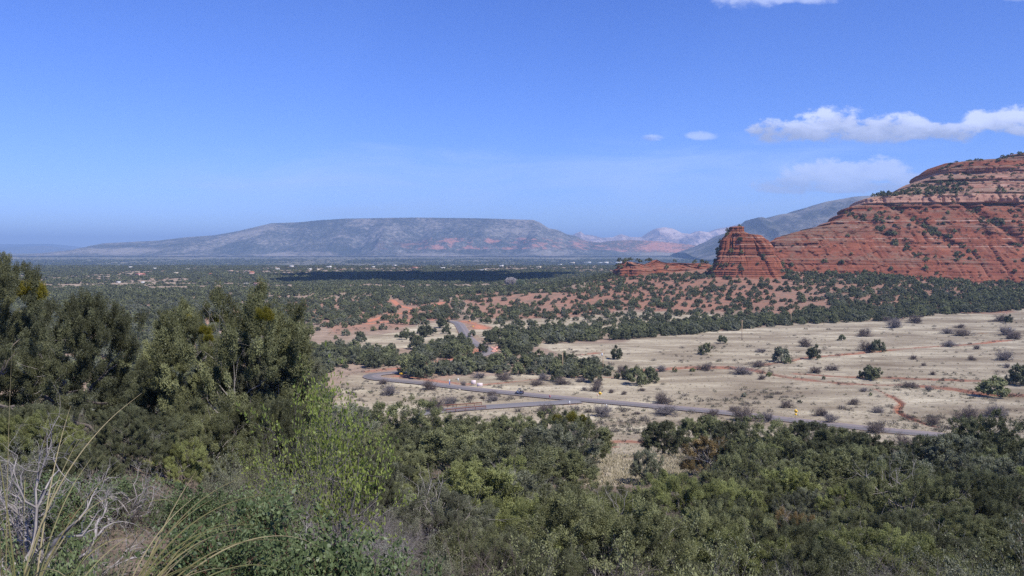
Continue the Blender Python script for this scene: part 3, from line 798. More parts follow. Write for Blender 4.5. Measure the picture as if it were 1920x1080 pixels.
def crown_points(rg, H, W, n, lobes=7, low=0.10, flat=1.0):
    """clump centres on and in an irregular dome, and their outward directions"""
    LD = unit(rg.normal(size=(lobes, 3)) * np.array([1, 1, 0.7])); LA = rg.uniform(0.0, 0.34, lobes)
    d = unit(rg.normal(size=(n * 2, 3))); d = d[d[:, 2] > -0.45][:n]; n = len(d)
    amp = 0.80 + (np.exp(-((1 - d @ LD.T) / 0.16)) * LA).sum(1)
    rad = amp * rg.choice([1.0, 0.88, 0.70, 0.45], n, p=[0.42, 0.28, 0.20, 0.10]) * rg.uniform(0.90, 1.08, n)
    mid = 0.42 * H
    sq = (np.abs(d) ** 2.7).sum(1) ** (-1 / 2.7); rad = rad * np.clip(sq, 0, 1.22)
    P = np.stack([d[:, 0] * rad * W / 2, d[:, 1] * rad * W / 2, mid + d[:, 2] * rad * np.where(d[:, 2] > 0, (H - mid), mid) * 0.95], 1)
    P[:, 2] = np.maximum(P[:, 2], low * H * rg.uniform(0.5, 1.6, n))
    return P, d


def juniper_crown(name, seed, H, W, nb, nleaf, L, Wd, mat, cs=0.045, lobes=7, up=0.30, taper=0.0, nt=8, bs=0.11, shell=0.0, spiky=0.7):
    """boughs on an irregular dome, each carrying a few tufts of scale leaves"""
    rg = np.random.default_rng(seed)
    P0, d0 = crown_points(rg, H, W, nb, lobes)
    if taper: P0[:, :2] *= (1 - taper * np.clip(P0[:, 2:3] / H, 0, 1))
    nb = len(P0); bt = np.clip(0.5 + 0.16 * rg.normal(size=nb), 0, 1)
    o0 = unit(d0 * 0.9 + np.array([0, 0, 0.25])); q0 = unit(rg.normal(size=(nb * nt, 3)) + np.repeat(o0, nt, 0) * 0.9)
    d = unit(np.repeat(o0, nt, 0) * 0.6 + q0 * 0.7)
    P = np.repeat(P0, nt, 0) + q0 * bs * W * (rg.uniform(0.5, 1.15, (nb * nt, 1))) * np.repeat(rg.uniform(0.6, 1.3, (nb, 1)), nt, 0)
    P[:, 2] = np.maximum(P[:, 2], 0.03 * H)
    n = len(P); s = cs * W * rg.uniform(0.6, 1.3, n)
    tint = np.clip(np.repeat(bt, nt) + 0.17 * rg.normal(size=n), 0, 1)
    C_ = np.repeat(P, nleaf, 0); m = len(C_)
    ax = unit(np.repeat(unit(d * 0.7 + np.array([0, 0, up])), nleaf, 0))
    q = unit(rg.normal(size=(m, 3))) * (rg.random((m, 1)) ** 0.4)
    S = np.repeat(s, nleaf)[:, None]
    along = (q * ax).sum(1, keepdims=True)
    pos = C_ + (q + ax * along * spiky) * S
    D = unit(q * 0.9 + ax * 0.7 + rg.normal(size=(m, 3)) * 0.4)
    N = None
    if shell:
        N = unit(q + 0.6 * ax); D = unit(D - shell * (D * N).sum(1, keepdims=True) * N)
    ll = L * rg.uniform(0.6, 1.3, m); ww = Wd * rg.uniform(0.7, 1.3, m)
    V_, Fc, k = leaf_tris(pos, D, ll, ww, rg, 'tri', N)
    tt = np.repeat(np.clip(np.repeat(tint, nleaf) + 0.08 * rg.normal(size=m), 0, 1), k)
    return mesh_np(name, V_, Fc, mat, {'tint': tt})


def juniper_wood(name, seed, H, W, rad=0.14, mat=None, lean=0.25, depth=2):
    rg = np.random.default_rng(seed); out = []
    for k in range(rg.integers(2, 4)):
        a = rg.uniform(0, 6.28)
        branchy(rg, (0.1 * math.cos(a), 0.1 * math.sin(a), -0.25), (lean * math.cos(a) * 1.6, lean * math.sin(a) * 1.6, 1), H * 0.48, rad * rg.uniform(0.7, 1), depth, out, 0.22, 0.1, 6, (3, 4), 0.85, 0.62)
    V_, f = tubes(out, 5)
    return mesh_np(name, V_, f, mat or M_BARK, smooth=True)


def dead_limbs(name, seed, H, W, n, mat=None, rad=0.022, reach=1.0):
    """bleached bare branches that stick out of the foliage"""
    rg = np.random.default_rng(seed); out = []
    for k in range(n):
        a = rg.uniform(0, 6.28); e = rg.uniform(-0.1, 0.9)
        d = np.array([math.cos(a) * math.cos(e), math.sin(a) * math.cos(e), math.sin(e)])
        p = np.array([0, 0, H * rg.uniform(0.30, 0.42)])
        branchy(rg, p, d + np.array([0, 0, 0.35]), W * 0.36 * reach, rad * rg.uniform(0.7, 1.2), 2, out, 0.28, 0.12, 5, (2, 3), 0.7, 0.62)
    V_, f = tubes(out, 4)
    return mesh_np(name, V_, f, mat or M_DEAD, smooth=True)


def twig_mesh(name, seed, H, W, stems, depth, rad, mat, nseg=4, kids=(2, 3), leaves=0, leafL=0.04, leafW=0.02, lmat=None, out_angle=0.9, wob=0.22, lk='quad', tintmid=0.5):
    rg = np.random.default_rng(seed); out = []
    for k in range(stems):
        a = rg.uniform(0, 6.28); t = rg.uniform(0.1, out_angle)
        branchy(rg, (0.06 * W * math.cos(a), 0.06 * W * math.sin(a), -0.03), (math.sin(t) * math.cos(a), math.sin(t) * math.sin(a), math.cos(t)), H * 0.50 * rg.uniform(0.8, 1.15), rad, depth, out, wob, 0.06, nseg, kids, 0.6, 0.66)
    V_, f = tubes(out, 3)
    me = mesh_np(name, V_, f, mat)
    lm = None
    if leaves:
        tips = [o for o in out if o[1][0] < rad * 0.75]
        P = np.concatenate([np.stack([t[0][-1 - (j % len(t[0]))] for j in range(3)]) for t in tips]); per = max(1, leaves // len(P))
        dirs = np.concatenate([np.repeat(unit(t[0][-1] - t[0][0])[None], 3, 0) for t in tips])
        C_ = np.repeat(P, per, 0); dd = np.repeat(dirs, per, 0); m = len(C_)
        pos = C_ + rg.normal(size=(m, 3)) * leafL * 0.55
        D = unit(dd * 0.7 + np.array([0, 0, 0.45]) + rg.normal(size=(m, 3)) * 0.6)
        Vl, Fl, kk = leaf_tris(pos, D, leafL * rg.uniform(0.7, 1.25, m), leafW * rg.uniform(0.7, 1.25, m), rg, lk)
        tv = np.clip(tintmid + 0.25 * np.repeat(rg.normal(size=len(P)), per) * 0.6 + 0.12 * rg.normal(size=m), 0, 1)
        lm = mesh_np(name + '_leaves', Vl, Fl, lmat, {'tint': np.repeat(tv, kk)})
    return me, lm


# variants; nominal size 4 m wide, 3.6 m high
NW, NH = 4.0, 3.6
TN = ['olive', 'dark green', 'yellow green', 'grey green', 'rusty']
NEAR, MID = {}, {}
for k, tn in enumerate(TN):
    NEAR[tn] = [(juniper_crown('juniper_crown_near', 200 + 10 * k + j, NH, NW, 120 if tn != 'rusty' else 66, 290, 0.042, 0.019, TONE[tn], 0.027, 9, nt=7, shell=0.5, bs=0.082, spiky=0.9), juniper_wood('juniper_wood', 300 + 10 * k + j, NH, NW)) for j in range(2 if k < 2 else 1)]
    MID[tn] = [(juniper_crown('juniper_crown_mid', 400 + 10 * k + j, NH, NW, 95 if tn != 'rusty' else 52, 84, 0.090, 0.044, TONE[tn], 0.033, 8, nt=7, shell=0.6, bs=0.084, spiky=0.85), juniper_wood('juniper_wood', 500 + 10 * k + j, NH, NW)) for j in range(2 if k < 2 else 1)]
DEADV = [dead_limbs('dead_limbs', 600 + j, NH, NW, [5, 9, 14][j], None, [0.014, 0.020, 0.030][j], [0.95, 1.05, 1.2][j]) for j in range(3)]
FARV = {tn: [juniper_crown('juniper_crown_far', 700 + 10 * k + j, NH, NW, 40, 20, 0.34, 0.20, TONE[tn], 0.065, 6, taper=0.15 * j, nt=5, shell=0.9) for j in range(3)] for k, tn in enumerate(TN[:4])}
DOTV = [juniper_crown('bush_small', 800 + j, NH, NW, 16, 7, 0.95, 0.60, TONE[tn], 0.10, 4, nt=3, shell=0.95) for j, tn in enumerate(['dark green', 'olive', 'dark green', 'grey green'])]

TREES = []       # (root, px, py, size, zone, words)


def juniper(x, y, W, H, tone, cls, dead=0, rz=None, z=None, var=None):
    """cls: near / mid with parts, far as one mesh; returns its root"""
    rz = random.uniform(0, 6.28) if rz is None else rz
    z = gz(x, y) if z is None else z
    if cls == 'far':
        me = FARV[tone][random.randrange(3) if var is None else var]
        return obj('juniper', me, None, (x, y, z - 0.1 * H), rz, (W / NW, W / NW, 1.08 * H / NH))
    V_ = (NEAR if cls == 'near' else MID)[tone]
    crown, wood = V_[(random.randrange(len(V_)) if var is None else var) % len(V_)]
    s_ = W / NW; Hc = min(H, 1.18 * W)      # a tall tree carries its crown higher on the trunk
    root = empty('juniper', (x, y, z), rz, (s_, s_, s_)); zc = Hc / (NH * s_)
    obj('crown', crown, root, (0, 0, (H - Hc) / s_), 0, (1, 1, zc)); obj('trunk', wood, root, (0, 0, 0), 0, (1, 1, H / (NH * s_)))
    if dead: obj('dead_branches', DEADV[min(dead, 3) - 1], root, (0, 0, (H - Hc) / s_), 0, (1, 1, zc))
    return root


def solve_place(px, pytop, wpx, D, ratio):
    """distance near D at which a tree of that outline stands on the ground"""
    best = None
    for d in np.geomspace(D * 0.6, D * 1.6, 120):
        x = (px - 960) / F * d; g = gz(x, d); W = wpx / F * d * 1.0
        ztop = CAMZ + (HZ - pytop) / F * d; H = ztop - g
        e = abs(math.log(max(H, 0.05) / (ratio * W))) + 0.9 * abs(math.log(d / D))
        if best is None or e < best[0]: best = (e, d, x, g, W, H)
    return best[1:]


ORD = ['leftmost', 'second from the left', 'third from the left', 'fourth from the left', 'fifth from the left', 'sixth from the left', 'seventh from the left', 'eighth from the left', 'ninth from the left', 'tenth from the left']
def nth(k, n):
    if k < 10: return ORD[k]
    if k == n - 1: return 'rightmost'
    j = n - 1 - k
    if j < 10: return ORD[j].replace('from the left', 'from the right')
    s_ = k + 1
    suf = 'th' if 10 <= s_ % 100 <= 20 else {1: 'st', 2: 'nd', 3: 'rd'}.get(s_ % 10, 'th')
    return f'{s_}{suf} from the left'


# ---- hand placed junipers of the near slope: px, top row, width px, distance, tone, dead wood, label
SLOPE = [
    (-45, 482, 215, 14.0, 'dark green', 1, 'tall dark juniper cut by the left picture edge, its top against the plain', 1.3, 'near'),
    (118, 562, 225, 17.0, 'dark green', 1, 'dark wide juniper showing its trunk and crooked lower limbs', 0.72, 'near'),
    (262, 655, 110, 23, 'dark green', 0, 'small dark juniper between the dark trunk tree and the big olive juniper', 0.9, 'near'),
    (440, 574, 285, 20.0, 'olive', 2, 'big olive juniper with mistletoe clumps and pale dead limbs', 0.95, 'near'),
    (368, 588, 150, 20.5, 'olive', 1, 'lobed olive juniper joined to the left of the big one, mistletoe in its top', 1.4, 'near'),
    (528, 640, 140, 21, 'grey green', 1, 'grey green juniper low on the right flank of the big olive juniper', 0.8, 'near'),
    (35, 765, 150, 12.5, 'dark green', 1, 'dark juniper behind the bleached dead shrub at the left edge', 0.8, 'near'),
    (245, 775, 140, 15.5, 'dark green', 1, 'shaded dark juniper right of the trunk and behind the dead shrubs', 0.8, 'near'),
    (300, 700, 130, 19.0, 'dark green', 0, 'dark juniper filling the gap below the lobed olive juniper', 0.8, 'near'),
    (395, 765, 190, 17.0, 'olive', 2, 'low spreading olive juniper at the foot of the big olive juniper', 0.8, 'near'),
    (495, 772, 150, 17.5, 'dark green', 1, 'dark low juniper at the right foot of the big olive juniper', 0.8, 'near'),
    (600, 790, 150, 24.0, 'olive', 1, 'olive juniper right behind the stems of the tall leafy shrub', 0.8, 'near'),
    (150, 840, 130, 11.5, 'dark green', 0, 'low dark juniper bush in the shade above the manzanita thicket', 0.75, 'near'),
    (335, 822, 95, 12.5, 'yellow green', 2, 'little yellow green juniper with bleached dead spikes in front of the big olive juniper', 1.1, 'near'),
    (690, 845, 105, 18, 'dark green', 0, 'narrow dark juniper beside the tall leafy shrub', 1.2, 'near'),
    (640, 760, 120, 75, 'grey green', 1, 'grey green juniper behind the tall leafy shrub', 0.8, 'mid'),
    (560, 745, 120, 60, 'olive', 0, 'olive juniper seen between the big olive juniper and the leafy shrub', 0.85, 'mid'),
    (705, 757, 115, 125, 'olive', 1, 'olive juniper at the left end of the upper slope edge', 0.8, 'mid'),
    (778, 772, 110, 130, 'olive', 0, 'light olive juniper on the slope edge left of the rusty railings', 0.8, 'mid'),
    (838, 778, 80, 140, 'dark green', 0, 'dark juniper right under the left end of the railings', 0.85, 'mid'),
    (895, 779, 100, 130, 'olive', 0, 'olive juniper on the slope edge under the right end of the railings', 0.8, 'mid'),
    (965, 776, 100, 125, 'olive', 1, 'olive juniper on the slope edge below the car', 0.8, 'mid'),
    (1030, 777, 80, 125, 'dark green', 0, 'dark juniper on the slope edge below the stop sign', 0.85, 'mid'),
    (1092, 782, 110, 100, 'olive', 2, 'olive juniper with mistletoe below the first white post', 0.85, 'mid'),
    (1040, 800, 140, 78, 'grey green', 0, 'wide grey green juniper in the second row below the stop sign', 0.75, 'mid'),
    (762, 800, 120, 88, 'dark green', 1, 'dark juniper in the second row left of the pale round dome', 0.8, 'mid'),
    (858, 797, 165, 66, 'olive', 0, 'pale olive round dome juniper in the middle of the slope', 0.72, 'mid'),
    (930, 838, 175, 52, 'dark green', 1, 'dark juniper in front of the pale round dome juniper', 0.68, 'mid'),
    (1045, 835, 130, 60, 'olive', 1, 'olive juniper just left of the bare clearing', 0.75, 'mid'),
    (1250, 785, 84, 112, 'dark green', 0, 'dark round juniper at the top right of the bare clearing', 0.82, 'mid'),
    (1216, 845, 52, 60, 'grey green', 1, 'small thin grey green juniper rising in front of the clearing', 1.3, 'mid'),
    (1290, 876, 190, 37, 'yellow green', 1, 'large yellow green dome juniper below the clearing', 0.8, 'near'),
    (1130, 908, 150, 35, 'olive', 2, 'olive juniper with dead twigs left of the large yellow green dome', 0.8, 'near'),
    (1318, 776, 100, 118, 'olive', 0, 'olive juniper just right of the dark round juniper by the clearing', 0.8, 'mid'),
    (1372, 786, 100, 108, 'dark green', 1, 'dark juniper under the cluster of bare roadside bushes', 0.8, 'mid'),
    (1335, 818, 110, 80, 'rusty', 3, 'rusty half dead juniper with many pale twigs', 0.8, 'mid'),
    (1402, 830, 105, 78, 'dark green', 0, 'dark juniper right of the rusty half dead juniper', 0.8, 'mid'),
    (1462, 798, 100, 105, 'olive', 0, 'olive juniper left below the yellow curve sign', 0.85, 'mid'),
    (1527, 786, 100, 118, 'dark green', 2, 'dark juniper with bleached branches right below the yellow curve sign', 0.85, 'mid'),
    (1575, 800, 95, 108, 'olive', 0, 'olive juniper in the clump right of the curve sign', 0.85, 'mid'),
    (1625, 808, 92, 98, 'dark green', 0, 'dark round juniper at the right end of the clump past the curve sign', 0.9, 'mid'),
    (1560, 842, 130, 66, 'olive', 0, 'dense olive dome juniper in front of the clump past the curve sign', 0.8, 'mid'),
    (1478, 880, 125, 50, 'yellow green', 0, 'yellow green juniper left of the dense olive dome', 0.8, 'mid'),
    (1742, 820, 95, 90, 'dark green', 0, 'dark juniper at the left of the far right clump', 0.8, 'mid'),
    (1850, 783, 120, 112, 'dark green', 0, 'tall dark pointed juniper rising highest of the far right clump', 0.95, 'mid'),
    (1800, 818, 105, 84, 'grey green', 0, 'grey green juniper in front of the tall dark pointed juniper', 0.8, 'mid'),
    (1905, 818, 90, 92, 'dark green', 1, 'dark juniper at the right picture edge below the road', 0.85, 'mid'),
    (1862, 858, 120, 60, 'grey green', 2, 'grey green juniper with pale twigs under the far right clump', 0.8, 'mid'),
    (1920, 890, 90, 52, 'dark green', 0, 'dark juniper above the red earth patch', 0.9, 'mid'),
    (1705, 868, 190, 31, 'olive', 3, 'tall olive juniper with long bleached branches down its front', 0.95, 'near'),
    (1610, 905, 130, 36, 'yellow green', 0, 'yellow green juniper left of the tall one with bleached branches', 0.85, 'near'),
    (1530, 915, 115, 40, 'grey green', 1, 'soft grey green juniper in the middle of the right slope', 0.85, 'near'),
    (1420, 895, 115, 44, 'olive', 0, 'olive juniper above the dark blue green conifer', 0.85, 'near'),
    (1345, 935, 110, 30, 'yellow green', 0, 'yellow green juniper between the large dome and the dark conifer', 0.85, 'near'),
    (1393, 925, 110, 23, 'dark green', 0, 'dark blue green conifer at the bottom edge', 1.25, 'near'),
    (1300, 1000, 100, 21, 'rusty', 2, 'rusty juniper at the bottom edge left of the dark conifer', 0.9, 'near'),
    (1492, 955, 115, 24, 'rusty', 3, 'rusty juniper with bleached twigs right of the dark conifer', 1.0, 'near'),
    (1610, 960, 160, 20, 'olive', 3, 'olive juniper with dead spikes at the bottom edge', 0.9, 'near'),
    (1790, 955, 200, 22, 'olive', 2, 'broad olive juniper at the bottom right edge', 0.75, 'near'),
    (1900, 1005, 130, 19, 'grey green', 0, 'grey green juniper in the bottom right corner', 0.8, 'near'),
    (1700, 1010, 130, 16, 'dark green', 1, 'low dark juniper at the bottom edge under the bleached branches', 0.7, 'near'),
]
for px, pt, wp, D, tn, dead, lab, ratio, cls in SLOPE:
    d, x, g, W, H = solve_place(px, pt, wp, D, ratio)
    rt = juniper(x, d, W * 1.04, max(H, 0.6 * W) * (1.04 if D < 21.5 and px < 640 else 0.93), tn, cls, dead)
    tag(rt, lab, 'juniper tree', 'junipers on the near slope')

# visible dark trunk of the second tree and mistletoe balls in the crowns
def mistletoe(px, py, d, s, lab):
    me = juniper_crown('mistletoe', int(px * 7 + py), 1.0, 1.0, 26, 60, 0.10, 0.022, M_MISTLE, 0.16, 3, 0.5)
    o = obj('mistletoe', me, None, (P2X(px, d), d, P2Z(py, d) - s * 0.45), 0.3, (s, s, s))
    tag(o, lab, 'mistletoe', 'mistletoe clumps in the junipers')
dB = 17.8
for px, py, d, s, lab in [(57, 548, 14.2, 0.36, 'round yellow olive mistletoe ball on the dark junipers at the upper left'),
                          (352, 606, 20.0, 0.28, 'mistletoe clump at the upper left of the big olive juniper'),
                          (383, 622, 19.6, 0.22, 'mistletoe clump just under the top of the big olive juniper'),
                          (398, 600, 20.0, 0.18, 'thin mistletoe tuft on the tip of the big olive juniper'),
                          (494, 592, dB, 0.28, 'mistletoe clump at the upper right of the big olive juniper'),
                          (389, 636, dB - 1.0, 0.15, 'tiny mistletoe clump deep in the big olive juniper'),
                          (1045, 788, 97, 0.9, 'left mistletoe clump on the olive juniper below the white post'),
                          (1073, 786, 97, 1.0, 'middle mistletoe clump on the olive juniper below the white post'),
                          (1093, 788, 97, 0.8, 'right mistletoe clump on the olive juniper below the white post')]:
    mistletoe(px, py, d, s, lab)

# ------------------------------------------------------------------ shrubs near the camera
def shrub(name, wood, leaves, x, y, s, rz=None, sz=None, z=None):
    root = empty(name, (x, y, gz(x, y) if z is None else z), random.uniform(0, 6.28) if rz is None else rz, (s, s, sz or s))
    obj('stems', wood, root)
    if leaves: obj('leaves', leaves, root)
    return root

MZ = [twig_mesh('manzanita_stems', 900 + j, 1.0, 1.4, 11, 3, 0.012, M_REDBARK, 4, (3, 4), 9000, 0.040, 0.021, M_MANZ, 1.15, 0.2, 'hex', 0.55) for j in range(3)]
SG = [twig_mesh('scrub_stems', 920 + j, 1.2, 1.6, 12, 3, 0.012, M_TWIG, 4, (3, 4), 14000, 0.026, 0.012, m_, 1.15, 0.25, 'quad', 0.5) for j, m_ in enumerate([M_SAGE, TONE['grey green'], TONE['olive'], M_SAGE])]
BARE = [twig_mesh('bare_twigs', 940 + j, 1.5, 1.8, 14, 4, 0.014, m_, 4, (3, 4), out_angle=1.1)[0] for j, m_ in enumerate([M_TWIG, M_TWIGD, M_TWIG])]
BAREF = [twig_mesh('bare_twigs_far', 950 + j, 1.5, 1.8, 22, 3, 0.050, m_, 3, (4, 5), out_angle=1.25)[0] for j, m_ in enumerate([M_TWIGD, M_TWIG, M_TWIGD])]
DEADB = [twig_mesh('dead_wood', 960 + j, 1.4, 2.4, 7, 4, 0.030, M_DEAD, 5, (2, 4), out_angle=1.25, wob=0.34)[0] for j in range(3)]
TALL = twig_mesh('tall_stems', 980, 3.0, 1.6, 15, 3, 0.027, M_TWIG, 6, (2, 4), 6500, 0.060, 0.032, M_LEAFY, 0.42, 0.13, 'hex', 0.5)
TALL2 = twig_mesh('tall_stems', 981, 3.0, 1.6, 12, 3, 0.018, M_TWIG, 6, (3, 4), 3000, 0.040, 0.022, M_LEAFY, 0.5, 0.13, 'hex', 0.6)

def by_top(px, pytop, d, h0):
    """scale a plant of nominal height h0 so that its top reaches the given row"""
    x = P2X(px, d); g = gz(x, d); return x, max(0.35, (P2Z(pytop, d) - g) / h0)

for px, pt, d, k, h0, s_xy, lab in [
        (350, 948, 6.4, 0, 1.0, 1.0, 'bright manzanita bush with upright oval leaves at the bottom left'),
        (470, 975, 6.8, 1, 1.0, 1.0, 'manzanita bush in the middle of the three at the bottom edge'),
        (610, 948, 7.6, 2, 1.0, 1.15, 'manzanita bush below the tall leafy shrub'),
        (690, 985, 7.0, 0, 1.0, 0.8, 'manzanita bush at the right end of the bottom row'),
        (85, 985, 5.2, 2, 1.0, 0.8, 'shaded manzanita bush behind the long grass in the corner'),
        (200, 900, 9.5, 1, 1.0, 1.3, 'dark manzanita thicket in the shade of the left trees'),
        (330, 905, 9.8, 2, 1.0, 1.1, 'low manzanita behind the bright one, beside the little juniper'),
        (60, 880, 8.2, 0, 1.0, 1.2, 'dark manzanita under the dead grey branches'),
        (460, 900, 11.0, 0, 1.0, 1.0, 'grey tinged manzanita below the big olive juniper')]:
    x, s = by_top(px, pt, d, h0 * 1.12)
    tag(shrub('manzanita', MZ[k][0], MZ[k][1], x, d, max(s, 0.7) * s_xy, sz=s), lab, 'manzanita', 'manzanitas at the bottom left')

for px, pt, d, m_, h0, sxy, lab in [(622, 668, 12.5, TALL, 3.15, 0.62, 'tall upright shrub with fresh yellow green leaves on grey stems'),
                               (560, 745, 12.0, TALL2, 3.15, 0.55, 'shorter leafy upright shrub left of the tall one'),
                               (470, 790, 15.0, TALL2, 3.15, 0.55, 'thin bright green shrub in front of the big olive juniper'),
                               (425, 838, 12.0, (SG[1][0], SG[1][1]), 1.3, 0.62, 'upright pale grey green shrub right of the little juniper')]:
    x, s = by_top(px, pt, d, h0)
    tag(shrub('upright_shrub', m_[0], m_[1], x, d, s * sxy, sz=s), lab, 'shrub')

for k, (px, pt, d, sc, lab) in enumerate([(25, 738, 6.6, 0.95, 'bleached dead shrub with long crooked branches at the left edge'),
                                          (95, 760, 7.6, 0.9, 'grey dead shrub right of the bleached one at the left edge'),
                                          (205, 830, 9.0, 0.9, 'fine twigged dead shrub in front of the dark trunk'),
                                          (150, 960, 6.0, 0.6, 'dead twigs lying behind the long grass'),
                                          (575, 905, 9.0, 0.6, 'pale dead stem beside the tall leafy shrub')]):
    x, s = by_top(px, pt, d, 1.5)
    tag(tag(obj('dead_shrub', DEADB[k % 3], None, (x, d, gz(x, d)), 1.3 * k, (s * sc, s * sc, s)), lab, 'dead shrub'))

# understorey scrub between the junipers
def project1(x, y, z):
    a, b = project(np.array([x]), np.array([y]), np.array([z])); return float(a[0]), float(b[0])
slots = []
rg = np.random.default_rng(11)
for dlo, dhi, n, sp in [(9, 16, 40, 1.4), (16, 28, 60, 2.0), (28, 50, 60, 2.8), (50, 90, 54, 4.2), (90, 190, 60, 7.0)]:
    pl = []
    tries = 0
    while len(pl) < n and tries < 6000:
        tries += 1
        d = rg.uniform(dlo, dhi); px = rg.uniform(-40, 1960)
        if dlo == 9 and 250 < px < 640: continue
        x = P2X(px, d)
        if any((x - a) ** 2 + (d - b) ** 2 < sp * sp for a, b in pl): continue
        h = rg.uniform(1.0, 1.9) * (1.0 if d < 40 else 1.25)
        if px < 640 and d < 28: h *= 0.5
        qx, qy = project1(x, d, gz(x, d) + h)
        if qy > 1075 or (1070 < px < 1300 and d > 46): continue
        pl.append((x, d)); slots.append((x, d, h, px, qy))
SC = {'scrub_bush': [], 'bare_bush': []}
HAND = []
for px, pt, wp, D, tn, dead, lab, ratio, cls in SLOPE:
    d, x, g, W, H = solve_place(px, pt, wp, D, ratio); HAND.append((x, d, W))
INF = []
rg2 = np.random.default_rng(15); tries = 0
while len(INF) < 88 and tries < 20000:
    tries += 1
    d = math.exp(rg2.uniform(math.log(17), math.log(120))); px = rg2.uniform(690, 1960); x = P2X(px, d); W = rg2.uniform(2.4, 4.4)
    if px < 1100 and 15 < d < 36 and rg2.random() < 0.85: continue
    if any(math.hypot(x - a, d - b) < 0.42 * (W + c_) for a, b, c_ in HAND): continue
    qx, qy = project1(x, d, gz(x, d) + W * 0.75); gy = project1(x, d, gz(x, d))[1]
    if qy > 1060 or (1020 < px < 1345 and d > 33) or (px > 1830 and d < 50): continue
    if 1640 < px < 1730 and d > 70: continue
    HAND.append((x, d, W)); INF.append((x, d, W, px, qy))
for x, d, W, px, qy in INF:
    tn = ['olive', 'dark green', 'yellow green', 'grey green', 'olive'][int(rg2.integers(0, 5))]; dead = int(rg2.integers(0, 4)) if d < 70 else 0
    o = juniper(x, d, W, W * rg2.uniform(0.7, 0.95), tn, 'near' if d < 40 else 'mid', dead)
    o['_w'] = tn + (' dead branched' if dead else ''); SC.setdefault('infill', []).append((px, qy, d, o))
for x, d, h, px, qy in slots:
    r_ = rg.random()
    if 660 < px < 1280 and d < 40 and 0.34 < r_ < 0.62: r_ = 0.7
    if r_ < 0.62:
        k = int(rg.choice([0, 1, 2, 3], p=[0.30, 0.25, 0.25, 0.2] if 640 < px < 1250 else [0.05, 0.35, 0.6, 0])); o = shrub('scrub_bush', SG[k][0], SG[k][1], x, d, h / 1.2, rg.uniform(0, 6.28))
        o['_w'] = ['ash grey', 'grey green', 'olive', 'ash grey'][k]; SC['scrub_bush'].append((px, qy, d, o))
    elif r_ < 0.90:
        k = int(rg.integers(0, 3)); o = obj('bare_bush', BARE[k], None, (x, d, gz(x, d)), rg.uniform(0, 6.28), (h / 1.5,) * 3)
        o['_w'] = ['grey', 'brown', 'grey'][k]; SC['bare_bush'].append((px, qy, d, o))
    else:
        tn = ['olive', 'yellow green', 'dark green'][int(rg.integers(0, 3))]
        o = juniper(x, d, h * 1.3, h * 1.2, tn, 'mid' if d > 26 else 'near')
        o['_w'] = tn; SC.setdefault('young_juniper', []).append((px, qy, d, o)); o.name = 'juniper'

def band_labels(lst, noun, cat, group, where):
    """labels by band of depth and order across"""
    for lo, hi, wh in where:
        row = sorted([t for t in lst if lo <= t[2] < hi], key=lambda t: t[0])
        byw = {}
        for t in row: byw.setdefault(t[3]['_w'], []).append(t)
        for wd, r_ in byw.items():
            for k, t in enumerate(r_):
                tag(t[3], f'{wd} {noun} {wh}, {nth(k, len(r_))}' if len(r_) > 1 else f'the only {wd} {noun} {wh}', cat, group)
                del t[3]['_w']
WH = [(0, 16, 'along the bottom edge'), (16, 28, 'low on the slope'), (28, 50, 'in mid slope'), (50, 90, 'in the upper slope'), (90, 1e4, 'high on the slope')]
band_labels(SC['scrub_bush'], 'leafy scrub bush', 'bush', 'scrub bushes between the junipers', WH)
band_labels(SC['bare_bush'], 'bare twiggy bush', 'bush', 'bare bushes between the junipers', WH)
band_labels(SC['infill'], 'bushy juniper', 'juniper tree', 'junipers on the near slope', WH)
band_labels(SC.get('young_juniper', []), 'small young juniper', 'juniper tree', 'junipers on the near slope', WH)

# ------------------------------------------------------------------ long grass at the bottom left and bottom middle
def blade_mesh(name, lines, w0=0.007):
    Vs, Fs, Tn = [], [], []; n0 = 0
    rg_ = np.random.default_rng(len(lines))
    for P, tnt in lines:
        P = catmull([tuple(p) for p in P], 5) if len(P) > 2 else np.array(P)
        n = len(P); T = unit(np.gradient(P, axis=0)); S = unit(np.cross(T, rg_.normal(size=3) * 0.3 + np.array([0.1, 1.0, 0.2])))
        wv = w0 * (1 - np.linspace(0, 1, n) ** 2.2 * 0.9)[:, None]
        N = np.cross(T, S)
        Vs.append(np.stack([P - S * wv / 2, P + N * wv * 0.25, P + S * wv / 2], 1).reshape(-1, 3)); Fs.append(grid_faces(n, 3) + n0); n0 += 3 * n
        Tn.append(np.clip(np.repeat(tnt + np.linspace(-0.15, 0.25, n), 3), 0, 1))
    return mesh_np(name, np.concatenate(Vs), np.concatenate(Fs), M_BLADE, {'tint': np.concatenate(Tn)}, smooth=True)


def arc_blade(rg_, L, lean, az, droop, tnt):
    pts = [np.zeros(3)]; a = lean; n = 9
    for k in range(n):
        pts.append(pts[-1] + np.array([math.sin(a) * math.cos(az), math.sin(a) * math.sin(az), math.cos(a)]) * L / n); a += droop / n * (0.4 + 1.6 * k / n)
    return pts, tnt


